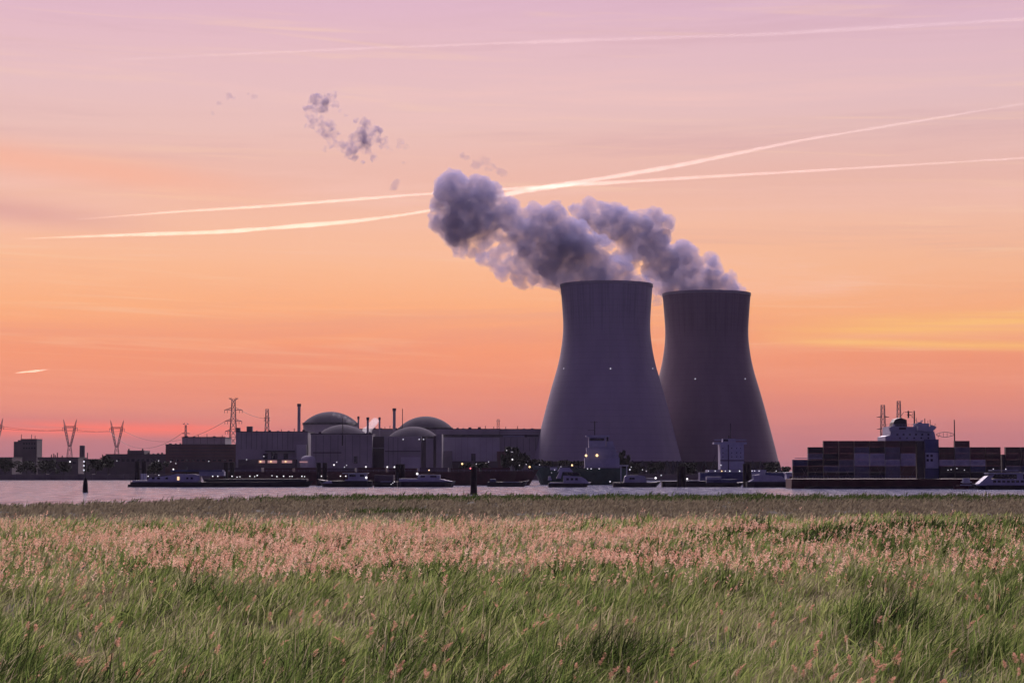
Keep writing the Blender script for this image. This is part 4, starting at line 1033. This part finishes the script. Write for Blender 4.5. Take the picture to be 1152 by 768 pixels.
# --- dim barge between
r = thing('river_barge', 'dim grey barge with piled deck gear, between two dark barges', 'barge', (X(434, D), D, 0), 'river barges')
mb = MB(); hull(mb, X(419.5, D), X(446, D), D + 6, 9, Z(541.6, D), 0, 0, 0); mb.build('hull', M['hull_black'], r)
hb_(r, 'hold_cover', 421, 443, 534, 541.6, D + 6, 6, M['dark_wall'], 1.5); hb_(r, 'deck_gear', 428, 440, 541.0, 541.9, D + 6, 0.5, M['ship_grey'], -0.4)
for px_, py_ in ((440, 544.5), (442, 543), (443.5, 541.5)): lamp(r, px_, py_, D + 5.5, 'lamp_white', 0.2)
# --- third barge
r = thing('river_barge', 'sleek black barge tapering to its bow right of the mooring piles', 'barge', (X(480, D), D, 0), 'river barges')
mb = MB(); hull(mb, X(447.5, D), X(513, D), D - 2, 10, Z(541.6, D), 1, 0.3, 2); mb.build('hull', M['hull_black'], r)
mb = MB(); mb.prism([(X(449, D), Z(541.7, D)), (X(511, D), Z(541.8, D)), (X(498, D), Z(539.0, D)), (X(478, D), Z(538.0, D)), (X(449, D), Z(538.2, D))], D - 1, D + 7); mb.build('white_coaming', M['ship_white'], r)
hb_(r, 'cabin', 470, 495, 533.8, 538.4, D, 6, M['ship_grey'], 0.5); hb_(r, 'cabin_window', 473, 478, 534.8, 536.6, D, 0.2, M['glass'], 0.42); hb_(r, 'cabin_window', 484, 491, 534.8, 536.6, D, 0.2, M['glass'], 0.42)
lamp(r, 469.3, 532.7, D, 'lamp_bright', 0.5, 2.4); lamp(r, 482.7, 528.7, D + 3, 'lamp_amber', 0.28, 2.4)
# --- small boats in the dim gap
D = 930
r = thing('work_boat', 'low dark work boat right of the red-lamp marker', 'boat', (X(568, D), D, 0), 'small boats')
mb = MB(); hull(mb, X(548, D), X(596, D), D, 8, Z(541.8, D), 1, 1.0, 3); mb.build('hull', M['hull_black'], r)
hb_(r, 'gunwale', 566, 584, 541.6, 542.3, D, 0.3, M['ship_grey'], -0.3); hb_(r, 'cabin', 551, 558, 538.6, 542, D, 5, M['hull_blue'], 1.4)
# --- motor yacht
D = 900
r = thing('motor_yacht', 'white motor yacht with raked stepped decks before the front cooling tower', 'yacht', (X(641, D), D, 0), 'small boats')
mb = MB(); hull(mb, X(617, D), X(666, D), D, 7, Z(543.4, D), 1, 0.7, 3); mb.build('hull', M['hull_black'], r)
hb_(r, 'gunwale', 618.5, 664, 542.4, 543.6, D, 6.4, M['ship_white'], 0.2)
mb = MB(); mb.prism([(X(634, D), Z(542.4, D)), (X(662, D), Z(542.4, D)), (X(659, D), Z(538.8, D)), (X(654, D), Z(536.0, D)), (X(634, D), Z(534.6, D))], D + 1, D + 6); low = mb.build('lower_cabin', M['ship_white'], r)
for a_, b_ in ((637, 640), (642, 645), (647, 650)): hb_(low, 'window', a_, b_, 537.5, 540, D, 0.2, M['glass'], 0.9)
mb = MB(); mb.prism([(X(627, D), Z(530.6, D)), (X(645, D), Z(530.6, D)), (X(641, D), Z(525.8, D)), (X(630, D), Z(525.8, D))], D + 1.4, D + 5.6); mb.build('bridge', M['ship_white'], r)
hb_(r, 'dark_windscreen', 633, 652, 531.0, 534.4, D, 4.2, M['glass'], 1.5)
mb = MB(); mb.prism([(X(626, D), Z(538, D)), (X(631, D), Z(538, D)), (X(633, D), Z(530, D)), (X(629.5, D), Z(530, D))], D + 1.2, D + 5.8); mb.build('stair', M['ship_white'], r)
mb = MB(); mb.prism([(X(616.5, D), Z(540, D)), (X(621, D), Z(540, D)), (X(619.5, D), Z(535.6, D)), (X(617, D), Z(535.6, D))], D + 1.5, D + 5.5); mb.build('stern_rail', M['ship_grey'], r)
hb_(r, 'sun_deck', 619, 627, 525.4, 528.6, D, 4, M['ship_grey'], 1.6); pole(r, 'mast', 636, 518.5, 526, D + 3, 0.12); pole(r, 'antenna', 640, 520, 526, D + 3, 0.06)
lamp(r, 624, 528.3, D, 'lamp_white', 0.22); lamp(r, 620.5, 531.5, D, 'lamp_white', 0.15)
# --- green coaster with bridge
D = 1050
r = thing('coaster', 'green hulled coaster with tiered pale bridge and tall mast', 'ship', (X(670, D), D, 0), 'seagoing ships')
mb = MB(); hull(mb, X(598, D), X(706, D), D, 15, Z(526.4, D), -1, 2.0, 5); mb.build('hull', M['hull_green'], r)
hb_(r, 'deckhouse', 658, 697, 514.8, 526.2, D, 11, M['ship_grey'], 2)
hb_(r, 'bridge_deck', 660, 688, 503.5, 514.6, D, 10, M['ship_grey'], 2.4)
hb_(r, 'bridge', 662.5, 681, 490.8, 503.3, D, 9, M['ship_grey'], 2.8); hb_(r, 'bridge_wing', 659.5, 686, 489.4, 491.2, D, 10, M['ship_grey'], 2.3)
hb_(r, 'bridge_window', 663.5, 680, 492.6, 495.6, D, 0.2, M['glass'], 2.7)
mb = MB(); mb.prism([(X(681.5, D), Z(514.7, D)), (X(697, D), Z(514.7, D)), (X(692, D), Z(505, D)), (X(690, D), Z(496, D)), (X(683, D), Z(496, D))], D + 3, D + 10); fun = mb.build('funnel', M['ship_grey'], r)
for yy_ in (502.5, 506, 510): hb_(r, 'funnel_deck', 681, 692.5 + (yy_ - 502) * 0.4, yy_ - 0.5, yy_ + 0.5, D, 8.5, M['ship_white'], 2.1)
pole(r, 'exhaust', 683.5, 489.5, 496, D + 6, 0.5); pole(r, 'mast', 669, 473.5, 490, D + 6, 0.3)
mb = MB(); mb.tube((X(664.5, D), D + 6, Z(474.5, D)), (X(673, D), D + 6, Z(474.5, D)), 0.12); mb.tube((X(662, D), D + 6, Z(483.5, D)), (X(670, D), D + 6, Z(483.5, D)), 0.12); mb.build('mast_yard', M['dark_steel'], r)
lamp(r, 659.3, 512.2, D, 'lamp_amber', 0.62); lamp(r, 671.6, 512, D, 'lamp_amber', 0.7)
for px_ in (661, 665, 674): lamp(r, px_, 527, D - 0.4, 'lamp_white', 0.3)
rail(r, 602, 656, 526.4, D, 0.3, 1.1, 16)
# --- tug
D = 900
r = thing('tug_boat', 'small blue tug with rounded canopy right of the coaster', 'tug', (X(716, D), D, 0), 'small boats')
mb = MB(); hull(mb, X(690, D), X(745, D), D, 8, Z(542.5, D), 1, 0.8, 3); mb.build('hull', M['hull_black'], r)
mb = MB(); mb.prism([(X(702, D), Z(542.5, D)), (X(728, D), Z(542.5, D)), (X(726, D), Z(535.5, D)), (X(718, D), Z(534.2, D)), (X(706, D), Z(534.4, D)), (X(703, D), Z(536, D))], D + 1.5, D + 6); cab = mb.build('cabin', M['ship_grey'], r)
hb_(cab, 'window', 708, 714, 537, 539, D, 0.2, M['glass'], 1.4); hb_(r, 'bulwark', 726, 738, 537.6, 538.5, D, 5, M['ship_grey'], 1)
mb = MB(); mb.tube((X(699, D), D + 3, Z(543, D)), (X(699, D), D + 3, Z(523.5, D)), 0.22); mb.tube((X(705.5, D), D + 3, Z(543, D)), (X(705.5, D), D + 3, Z(523.5, D)), 0.22); mb.tube((X(697, D), D + 3, Z(523.5, D)), (X(707.5, D), D + 3, Z(523.5, D)), 0.25); mb.build('gantry', M['ship_grey'], r)
lamp(r, 708.6, 528, D + 3, 'lamp_white', 0.35); lamp(r, 737.6, 537.5, D, 'lamp_bright', 0.45, 1.2); lamp(r, 686.3, 541.5, D + 4, 'lamp_white', 0.32)
# --- low pontoon
r = thing('pontoon', 'low dark pontoon with a single lamp before the tower overlap', 'pontoon', (X(770, D), D, 0), 'small boats')
mb = MB(); hull(mb, X(746, D), X(795, D), D + 4, 9, Z(541.0, D), 0, 0, 0); mb.build('hull', M['hull_black'], r)
hb_(r, 'deck_plate', 775, 787, 540.2, 541.1, D + 4, 4, M['ship_grey'], 0.4); lamp(r, 773, 538.5, D + 5, 'lamp_bright', 0.42, 1.0); lamp(r, 743.8, 534.5, D + 8, 'lamp_white', 0.25, 3)
# --- blue ship with white bridge tower
D = 1050
r = thing('cargo_ship', 'dark blue ship with a tall white square bridge tower', 'ship', (X(830, D), D, 0), 'seagoing ships')
mb = MB(); hull(mb, X(788, D), X(906, D), D, 15, Z(531.2, D), 1, 0.6, 4); mb.build('hull', M['hull_blue'], r)
hb_(r, 'deck_rim', 796, 862, 528.3, 531.0, D, 12, M['ship_grey'], 1)
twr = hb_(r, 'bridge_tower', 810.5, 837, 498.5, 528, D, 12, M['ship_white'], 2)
hb_(twr, 'tower_band', 810.4, 837.2, 517.2, 518.4, D, 0.3, M['trim'], 1.8); hb_(twr, 'stair_recess', 819, 820.2, 500, 528, D, 0.3, M['trim'], 1.82)
for yy_ in (503.5, 508.5, 513):
    for a_ in (813, 823, 828.5, 833): hb_(twr, 'porthole', a_, a_ + 0.9, yy_, yy_ + 1.2, D, 0.2, M['glass'], 1.86)
hb_(r, 'bridge_wing', 803.5, 840.5, 497.2, 499.4, D, 8, M['ship_white'], 2.5)
bd = hb_(r, 'bridge', 813.5, 828, 493.2, 497, D, 7, M['ship_grey'], 3); hb_(bd, 'bridge_window', 814, 819.4, 493.9, 496.2, D, 0.2, M['glass'], 2.9)
hb_(r, 'wing_railing', 804, 813, 494, 495.2, D, 0.3, M['ship_white'], 2.6); hb_(r, 'wing_railing', 828.5, 840, 494, 495.2, D, 0.3, M['ship_white'], 2.6)
pole(r, 'mast', 822, 476, 493, D + 6, 0.22); pole(r, 'mast_yard', 820, 489.5, 493, D + 6, 0.4)
mb = MB(); mb.tube((X(801, D), D + 5, Z(528, D)), (X(806, D), D + 5, Z(511.5, D)), 0.18); mb.build('derrick', M['dark_steel'], r)
for px_, k_ in ((797, 'lamp_white'), (804.6, 'lamp_white'), (812, 'lamp_amber'), (816, 'lamp_white'), (821, 'lamp_bright'), (832, 'lamp_bright'), (839, 'lamp_bright'), (846, 'lamp_white'), (849, 'lamp_white'), (854, 'lamp_white')): lamp(r, px_, 529.6, D - 0.2 + 0.8, k_, 0.3)
lamp(r, 811, 523, D + 1.6, 'lamp_white', 0.34)
hb_(r, 'poop_deck', 838, 861, 530.0, 534, D, 4, M['ship_grey'], -0.5)
# --- service boat in front of it
D = 905
r = thing('work_boat', 'flat blue work boat under the white bridge tower', 'boat', (X(815, D), D, 0), 'small boats')
mb = MB(); hull(mb, X(792, D), X(840, D), D + 1, 8, Z(542.8, D), 1, 0.6, 3); mb.build('hull', M['hull_black'], r)
hb_(r, 'cabin', 795, 811.5, 536.0, 539.2, D, 5, M['ship_grey'], 2.5); hb_(r, 'deck_cover', 809, 829, 538.8, 542.8, D, 5, M['hull_blue'], 2); hb_(r, 'cabin_base', 795, 815, 539.2, 542.8, D, 5, M['hull_blue'], 2.4)
# --- passenger barge
D = 890
r = thing('river_barge', 'blue-white passenger barge moored just left of the container ship hull', 'barge', (X(895, D), D, 0), 'river barges')
mb = MB(); hull(mb, X(841, D), X(955, D), D, 10, Z(541.6, D), 1, 0.4, 3); mb.build('hull', M['hull_black'], r)
mb = MB(); mb.prism([(X(843, D), Z(541.7, D)), (X(950, D), Z(541.7, D)), (X(938, D), Z(540.0, D)), (X(848, D), Z(538.6, D))], D + 0.4, D + 9.4); mb.build('bulwark', M['ship_white'], r)
mb = MB(); mb.prism([(X(848, D), Z(539, D)), (X(884, D), Z(539, D)), (X(880, D), Z(535.4, D)), (X(856, D), Z(533.6, D)), (X(848, D), Z(534, D))], D + 2, D + 8); mb.build('fore_cabin', M['ship_grey'], r)
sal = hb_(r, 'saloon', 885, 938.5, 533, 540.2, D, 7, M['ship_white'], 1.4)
for k in range(9): hb_(sal, 'window', 888 + k * 5.6, 891.4 + k * 5.6, 536, 538.4, D, 0.2, M['glass'], 1.32)
hb_(r, 'sun_roof', 884, 925, 531.6, 532.8, D, 7.4, M['ship_grey'], 1.2); hb_(r, 'stern_cabin', 940.5, 957, 534.4, 538.8, D, 5, M['ship_white'], 2)
for px_ in (895, 905, 916): pole(r, 'awning_post', px_, 527.5, 532, D + 3, 0.07)
lamp(r, 920.7, 529.8, D + 2, 'lamp_white', 0.25, 1.0)

# --- container ship and each container on it
D = 830
K = FPX / D
r = thing('container_ship', 'huge container ship with maroon hull and pale bridge on the right', 'ship', (X(1040, D), D, 0), 'seagoing ships')
mb = MB(); hull(mb, X(892, D), X(1330, D), D, 26, Z(538.4, D), 1, 3, 8, -0.8); mb.build('hull', M['hull_maroon'], r)
mb = MB(); mb.box(X(905, D), X(1320, D), D - 0.12, D + 0.3, -0.5, 0.9); mb.build('boot_topping', M['hull_black'], r)
hse = hb_(r, 'deckhouse', 1040.5, 1056.5, 494, 538.2, D, 20, M['hull_blue'], 3)
hb_(hse, 'pale_front', 1041.5, 1056, 509, 526.5, D, 0.5, M['ship_white'], 2.4)
for a_, y_ in ((1042.5, 511), (1047, 511), (1042.5, 516), (1047, 516)): hb_(hse, 'window', a_, a_ + 2.6, y_, y_ + 2.8, D, 0.2, M['glass'], 2.3)
mb = MB(); mb.prism([(X(998.5, D), Z(495.4, D)), (X(1056, D), Z(495.4, D)), (X(1054.2, D), Z(486, D)), (X(1049, D), Z(480, D)), (X(1004.8, D), Z(479, D)), (X(1004.2, D), Z(489, D)), (X(998.5, D), Z(490.5, D))], D + 4, D + 22)
up = mb.build('upper_bridge', M['ship_white'], r)
mb = MB(); mb.prism([(X(1003, D), Z(485, D)), (X(1009, D), Z(483.4, D)), (X(1009, D), Z(480.6, D)), (X(1002.2, D), Z(480.6, D))], D + 2.6, D + 4.0); mb.build('bridge_wing', M['ship_grey'], r)
mb = MB(); mb.prism([(X(1034, D), Z(484, D)), (X(1050, D), Z(485.6, D)), (X(1054.5, D), Z(481.6, D)), (X(1055.2, D), Z(479.6, D)), (X(1034, D), Z(479.2, D))], D + 1.6, D + 4.0); mb.build('bridge_wing', M['ship_grey'], r)
hb_(up, 'bridge_window', 1012, 1020, 480.5, 483, D, 0.2, M['glass'], 3.9)
mb = MB(); mb.prism([(X(1009.5, D), Z(479, D)), (X(1026, D), Z(479, D)), (X(1025.6, D), Z(471.5, D)), (X(1019, D), Z(469, D)), (X(1013, D), Z(470.6, D)), (X(1010.5, D), Z(474.5, D))], D + 9, D + 17); mb.build('funnel', M['hull_black'], r)
hb_(r, 'wheelhouse', 1031, 1046, 476, 480.2, D, 6, M['ship_grey'], 6)
for px_, t_, b_, r_ in ((1022, 462, 470, 0.35), (1028.7, 462, 479, 0.3), (1040.5, 470.5, 477, 0.18), (1046.5, 472, 480, 0.14), (1036, 474, 478, 0.2)): pole(r, 'mast', px_, t_, b_, D + 10, r_)
mb = MB(); mb.tube((X(1024, D), D + 10, Z(462.6, D)), (X(1033, D), D + 10, Z(462.6, D)), 0.12); mb.tube((X(1034, D), D + 10, Z(477, D)), (X(1044, D), D + 10, Z(474, D)), 0.12); mb.build('mast_yard', M['dark_steel'], r)
rail(r, 1000, 1050, 479.4, D, 4.2, 1.0, 14)
rail(up, 999, 1004, 490.3, D, 4.1, 1.0, 4); rail(up, 1005, 1054, 486.2, D, 3.8, 0.9, 18)
for k in range(6): hb_(up, 'cabin_window', 1009 + k * 7, 1011.2 + k * 7, 487.6, 489.6, D, 0.15, M['glass'], 3.92)
for k in range(5): hb_(up, 'cabin_window', 1012 + k * 8, 1013.8 + k * 8, 491.6, 493.4, D, 0.15, M['glass'], 3.92)
for px_, y_, w_, h_ in ((1005.5, 477.2, 2.2, 2.6), (1029, 477.4, 3, 2.2), (1033.5, 474.6, 4.5, 1.6), (1047.5, 477.8, 2.5, 2), (1050.5, 478.4, 1.6, 1.6), (1037, 472.6, 2.2, 1.0)): hb_(r, 'deck_gear', px_, px_ + w_, y_, y_ + h_, D, 1.6, M['ship_grey'], 7)
for px_, t_, b_ in ((1003.5, 475, 481), (1031, 470, 476), (1044, 473, 480), (1052, 476, 480), (1026.3, 464.5, 470)): pole(r, 'antenna', px_, t_, b_, D + 6, 0.09)
mb = MB(); mb.tube((X(1024, D), D + 12, Z(462.5, D)), (X(1019, D), D + 12, Z(469, D)), 0.1); mb.tube((X(1028.7, D), D + 9, Z(465, D)), (X(1040, D), D + 9, Z(476, D)), 0.05); mb.tube((X(1031, D), D + 9, Z(466, D)), (X(1026, D), D + 9, Z(466, D)), 0.12); mb.build('rigging', M['dark_steel'], r)
mb = MB()
for k in range(22):
    xa_ = X(896 + k * 6.1, D); mb.tube((xa_, D + 0.7, Z(538, D)), (xa_ + 2.2 * (1 if k % 2 else -1), D + 1.0, Z(526, D)), 0.05, None, 4)
mb.build('lashing_rods', M['steel'], r)
rail(r, 894, 1030, 538.4, D, 0.4, 1.1, 40)
mb = MB(); mb.box(X(894.5, D), X(925, D), D + 0.9, D + 1.1, Z(515.6, D), Z(514.9, D)); mb.build('walkway', M['ship_grey'], r)
for px_, py_ in ((1066.5, 528), (1070, 527.4), (1076.5, 526.2), (1085, 528)): lamp(r, px_, py_ + 0.5, D - 0.3, 'lamp_white', 0.2)
CM = {}
for nm, c_, lab in (('dark red', (0.062, 0.028, 0.031), 'dark red'), ('black', (0.02, 0.017, 0.022), 'near black'), ('pale grey', (0.24, 0.23, 0.29), 'pale grey'), ('slate', (0.085, 0.083, 0.118), 'slate blue'), ('rust', (0.085, 0.04, 0.033), 'rust red'), ('dark blue', (0.035, 0.04, 0.085), 'dark blue'), ('brown', (0.05, 0.03, 0.026), 'dark brown')):
    CM[nm] = surf('container_' + nm.replace(' ', '_'), c_, 0.6, 0.3, 0, (0.5, 0.25), None)
COLS = [(892.5, ['brown', 'black', 'dark blue']), (909.9, ['black', 'brown', 'black', 'slate', 'black']), (927.3, ['brown', 'slate', 'black', 'black', 'dark red', 'dark red']), (944.7, ['black', 'slate', 'slate', 'dark red', 'dark red', 'dark red']),
        (957.2, None), (962.1, ['slate', 'slate', 'pale grey', 'pale grey', 'slate', 'dark red']), (979.5, ['black', 'brown', 'pale grey', 'pale grey', 'black', 'dark red']), (996.9, ['slate', 'slate', 'pale grey', 'slate', 'slate', 'dark red']), (1014.3, ['rust', 'rust', 'pale grey', 'pale grey', 'dark red', 'brown']),
        (1058.0, ['black', 'black', 'pale grey', 'brown', 'brown']), (1075.4, ['black', 'black', 'pale grey', 'slate', 'slate', 'dark red']), (1092.8, ['black', 'dark blue', 'pale grey', 'dark red', 'dark red']), (1110.2, ['black', 'black', 'brown', 'brown', 'dark red']),
        (1132.6, ['black', 'slate', 'black', 'dark red', 'brown']), (1150.0, ['black', 'dark blue', 'black', 'brown', 'brown'])]
COLS = [c for c in COLS if c[1]]
ORD = ['first', 'second', 'third', 'fourth', 'fifth', 'sixth', 'seventh', 'eighth', 'ninth', 'tenth', 'eleventh', 'twelfth', 'thirteenth', 'fourteenth']
LV = ['lowest', 'second lowest', 'third', 'fourth', 'fifth', 'sixth']
def container_mesh(mb, xa, xb, y0, y1, z0, z1):
    """ribbed long side, corner posts"""
    mb.box(xa + 0.1, xb - 0.1, y0 + 0.08, y1, z0 + 0.03, z1 - 0.03)
    n = 12; w_ = (xb - xa) / n
    for i in range(n): mb.box(xa + w_ * (i + 0.2), xa + w_ * (i + 0.75), y0 + 0.02, y0 + 0.09, z0 + 0.2, z1 - 0.2)
    for x_ in (xa, xb - 0.2): mb.box(x_, x_ + 0.2, y0 - 0.02, y1 + 0.02, z0, z1)
    mb.box(xa + 0.2, xb - 0.2, y0 - 0.01, y0 + 0.1, z0, z0 + 0.16); mb.box(xa + 0.2, xb - 0.2, y0 - 0.01, y0 + 0.1, z1 - 0.14, z1)
zd = Z(538.0, D)
for ci, (px_, tiers) in enumerate(COLS):
    side = 'ahead of' if ci > 7 else 'behind'
    k_ = ci if ci < 8 else ci - 8
    for ti, cname in enumerate(tiers):
        xa = X(px_, D); xb = X(px_ + 16.6, D); h_ = 2.59
        z0 = zd + ti * (h_ + 0.02)
        mb = MB(); container_mesh(mb, xa, xb, D + 1.2, D + 3.6, z0, z0 + h_)
        lvl = 'topmost' if ti == len(tiers) - 1 else LV[ti]
        nm_ = CM[cname]; lab = {'black': 'near black', 'slate': 'slate blue', 'rust': 'rust red', 'brown': 'dark brown'}.get(cname, cname)
        if ci < 8: l_ = f'{lab} container, {lvl} of the {ORD[k_]} stack from the ship stern'
        else: l_ = f'{lab} container, {lvl} of the {ORD[k_]} stack right of the ship bridge'
        o = mb.build('shipping_container', nm_); tag(o, l_, 'container', 'containers stacked on the ship')
        if cname == 'pale grey':
            MB().box(xa + 1.0, xb - 1.0, D + 1.16, D + 1.3, z0 + h_ - 0.75, z0 + h_ - 0.3).build('lettering_stripe', M['ship_white'], o)
hb_(r, 'lashing_bridge', 1031.6, 1039.8, 496.5, 538.2, D, 3, M['dark_steel'], 2); hb_(r, 'lashing_bridge', 1127.4, 1131.8, 511, 538.2, D, 3, M['dark_steel'], 2)
# deck crane behind the containers
r = thing('deck_crane', 'slim crane with a level jib right of the container ship bridge', 'crane', (X(1074.5, D + 14), D + 14, Z(538, D)))
pole(r, 'post', 1074.5, 472, 538, D + 14, 0.35, None, 0.22)
mb = MB(); z_ = Z(489, D + 14)
for s in (0.9, -0.9):
    P = [(X(1074.5 - 21 * f, D + 14), D + 14, z_ + s * math.sin(math.pi * f) + 0.3 * (s > 0)) for f in [i / 12 for i in range(13)]]
    mb.path(P, 0.13)
for f in (0.2, 0.4, 0.6, 0.8): mb.tube((X(1074.5 - 21 * f, D + 14), D + 14, z_ - 0.9 * math.sin(math.pi * f)), (X(1074.5 - 21 * f, D + 14), D + 14, z_ + 0.9 * math.sin(math.pi * f)), 0.08)
mb.build('jib', M['dark_steel'], r)
pole(r, 'hook_wire', 1055.5, 489, 492, D + 14, 0.08)
# --- ferry at the right edge
D = 790
r = thing('ferry', 'white ferry with rows of dark windows cut by the right edge', 'ferry', (X(1128, D), D, 0))
mb = MB(); hull(mb, X(1094, D), X(1200, D), D, 10, Z(545.6, D), -1, 0.6, 4); mb.build('hull', M['hull_black'], r)
hb_(r, 'bulwark', 1099, 1196, 544.0, 545.8, D, 9, M['ship_white'], 0.4)
sal = hb_(r, 'saloon', 1108, 1190, 538.6, 544, D, 7.5, M['ship_white'], 1.2)
for k in range(13): hb_(sal, 'window', 1117 + k * 5.2, 1120.4 + k * 5.2, 540, 542.6, D, 0.2, M['glass'], 1.1)
mb = MB(); mb.prism([(X(1102, D), Z(544, D)), (X(1112, D), Z(544, D)), (X(1120, D), Z(533.2, D)), (X(1112, D), Z(535.4, D))], D + 1.5, D + 8); mb.build('fore_screen', M['ship_grey'], r)
up = hb_(r, 'upper_cabin', 1122, 1190, 533.2, 538.4, D, 6.5, M['glass'], 1.7); hb_(r, 'upper_cabin_end', 1144, 1151, 533.0, 538.5, D, 6.6, M['ship_white'], 1.6)
hb_(r, 'roof', 1112, 1192, 531.6, 533, D, 7.6, M['ship_grey'], 1.1); hb_(r, 'sun_awning', 1116, 1146, 528.6, 529.4, D, 6, M['ship_white'], 2)
for px_ in (1117, 1126, 1135, 1145): pole(r, 'awning_post', px_, 529.2, 531.6, D + 2.2, 0.07)
pole(r, 'mast', 1124, 523.5, 529, D + 4, 0.1)
lamp(r, 1117.4, 527.4, D + 3, 'lamp_white', 0.2); lamp(r, 1131.5, 527.4, D + 3, 'lamp_white', 0.24)
r = thing('launch', 'tiny open launch tucked in at the ferry bow', 'boat', (X(1087, D), D, 0), 'small boats')
mb = MB(); hull(mb, X(1079.5, D), X(1098, D), D + 12, 4, Z(546.2, D), -1, 0.5, 1.5); mb.build('hull', M['hull_maroon'], r)
hb_(r, 'cabin', 1084, 1091, 537.6, 543.4, D + 12, 2.6, M['ship_grey'], 0.7); hb_(r, 'roof', 1082.5, 1093, 541.6, 542.6, D + 12, 3, M['ship_white'], 0.5); hb_(r, 'gunwale', 1080, 1096, 544.6, 546, D + 12, 0.3, M['ship_grey'], -0.2)

# ------------------------------------------------------------------ markers and mooring piles
D = 685
r = thing('channel_marker', 'slim dark channel marker with three white lamps on its pole', 'marker', (X(96.3, D), D, 0), 'channel markers')
c = at(96.3, 529, D); zt = Z(537.5, D)
MB().lathe([(0.95, -0.8), (0.95, 0.4), (0.82, zt * 0.55), (0.60, zt - 0.6), (0.45, zt), (0.02, zt + 0.02)], (c[0], D, 0), 18).build('float_body', M['timber'], r, False)
pole(r, 'pole', 95.8, 517.5, 537.5, D, 0.14)
MB().box(c[0] - 0.6, c[0] + 0.3, D - 0.35, D + 0.35, Z(530.6, D), Z(517.6, D)).build('lantern_cage', M['timber'], r)
for y_ in (519, 523.6, 528.6): MB().ball((X(94.6, D), D - 0.45, Z(y_, D)), 0.30).build('marker_lamp', M['lamp_white'], r)
D = 622
r = thing('channel_marker', 'stout black marker post with a red lamp in mid river', 'marker', (X(533, D), D, 0), 'channel markers')
c = at(533, 529, D); zt = Z(524.0, D)
MB().lathe([(1.15, -0.8), (1.08, 1.2), (0.98, 2.6), (0.92, zt - 0.3), (0.7, zt), (0.02, zt + 0.02)], (c[0], D, 0), 16).build('post_body', M['timber'], r, False)
MB().tube((X(529.5, D), D - 0.8, Z(530, D)), (X(529.5, D), D - 0.8, Z(527, D)), 0.06).build('lamp_bracket', M['dark_steel'], r)
MB().ball((X(529.3, D), D - 0.9, Z(526.6, D)), 0.22).build('marker_lamp', M['lamp_red'], r)
PILES = [(154.4, 162, 518.5, 'pair of tall mooring piles behind the stern of the longest barge'), (254, 261, 519.8, 'pair of mooring piles below the tallest many-armed pylon'), (358.5, 365.5, 520.3, 'pair of mooring piles at the foot of the round topped tank'), (447.5, 453, 521.8, 'pair of mooring piles at the foot of the lowest dome'), (764.5, 769, 524.5, 'pair of mooring piles where the two cooling towers overlap'), (838.5, 842.5, 521.5, 'pair of mooring piles against the white bridge tower')]
for a_, b_, t_, l_ in PILES:
    D = 985
    if a_ > 750: D = 900
    r = thing('mooring_pile', l_, 'mooring pile', (X((a_ + b_) / 2, D), D, 0), 'mooring piles along the river')
    for q_, w_ in ((a_, 1.15), (b_, 1.15)):
        MB().tube((X(q_, D), D, -0.8), (X(q_, D), D, Z(t_, D)), w_, w_, 14).build('pile', M['timber'], r)
    MB().box(X(a_, D), X(b_, D), D - 0.25, D + 0.25, Z(528, D), Z(526.5, D)).build('cross_beam', M['dark_steel'], r)
    MB().box(X(a_, D) - 0.3, X(a_, D) + 0.3, D - 1.45, D - 1.15, 0.5, Z(531, D)).build('ladder', M['dark_steel'], r)

# ------------------------------------------------------------------ thin evening haze over the whole place
hm_ = bpy.data.materials.new('haze'); hm_.use_nodes = True
t = NT(hm_.node_tree); t.n.clear()
v = t.n.new('ShaderNodeVolumePrincipled'); v.inputs['Color'].default_value = (0.92, 0.88, 0.95, 1); v.inputs['Density'].default_value = HAZE; v.inputs['Anisotropy'].default_value = 0.0
o_ = t.n.new('ShaderNodeOutputMaterial'); t.link(v.outputs[0], o_.inputs['Volume'])
hz = MB().box(-9400, 9400, -600, 14500, -5, 420).build('haze', hm_); hz['kind'] = 'stuff'; hz['label'] = 'thin pinkish evening haze over the river and the plant'

# ------------------------------------------------------------------ render settings
scene.view_settings.view_transform = 'Standard'; scene.view_settings.look = 'None'
scene.view_settings.exposure = 0.0; scene.view_settings.gamma = 1.0; scene.view_settings.use_curve_mapping = False
scene.render.engine = 'CYCLES'
cy = scene.cycles
cy.max_bounces = 6; cy.diffuse_bounces = 3; cy.glossy_bounces = 3; cy.transmission_bounces = 3; cy.volume_bounces = 2; cy.transparent_max_bounces = 8
cy.use_adaptive_sampling = True; cy.adaptive_threshold = 0.015
cy.use_denoising = True; cy.denoiser = 'OPENIMAGEDENOISE'
cy.sample_clamp_indirect = 4.0
cy.volume_step_rate = 1.0; cy.volume_max_steps = 256
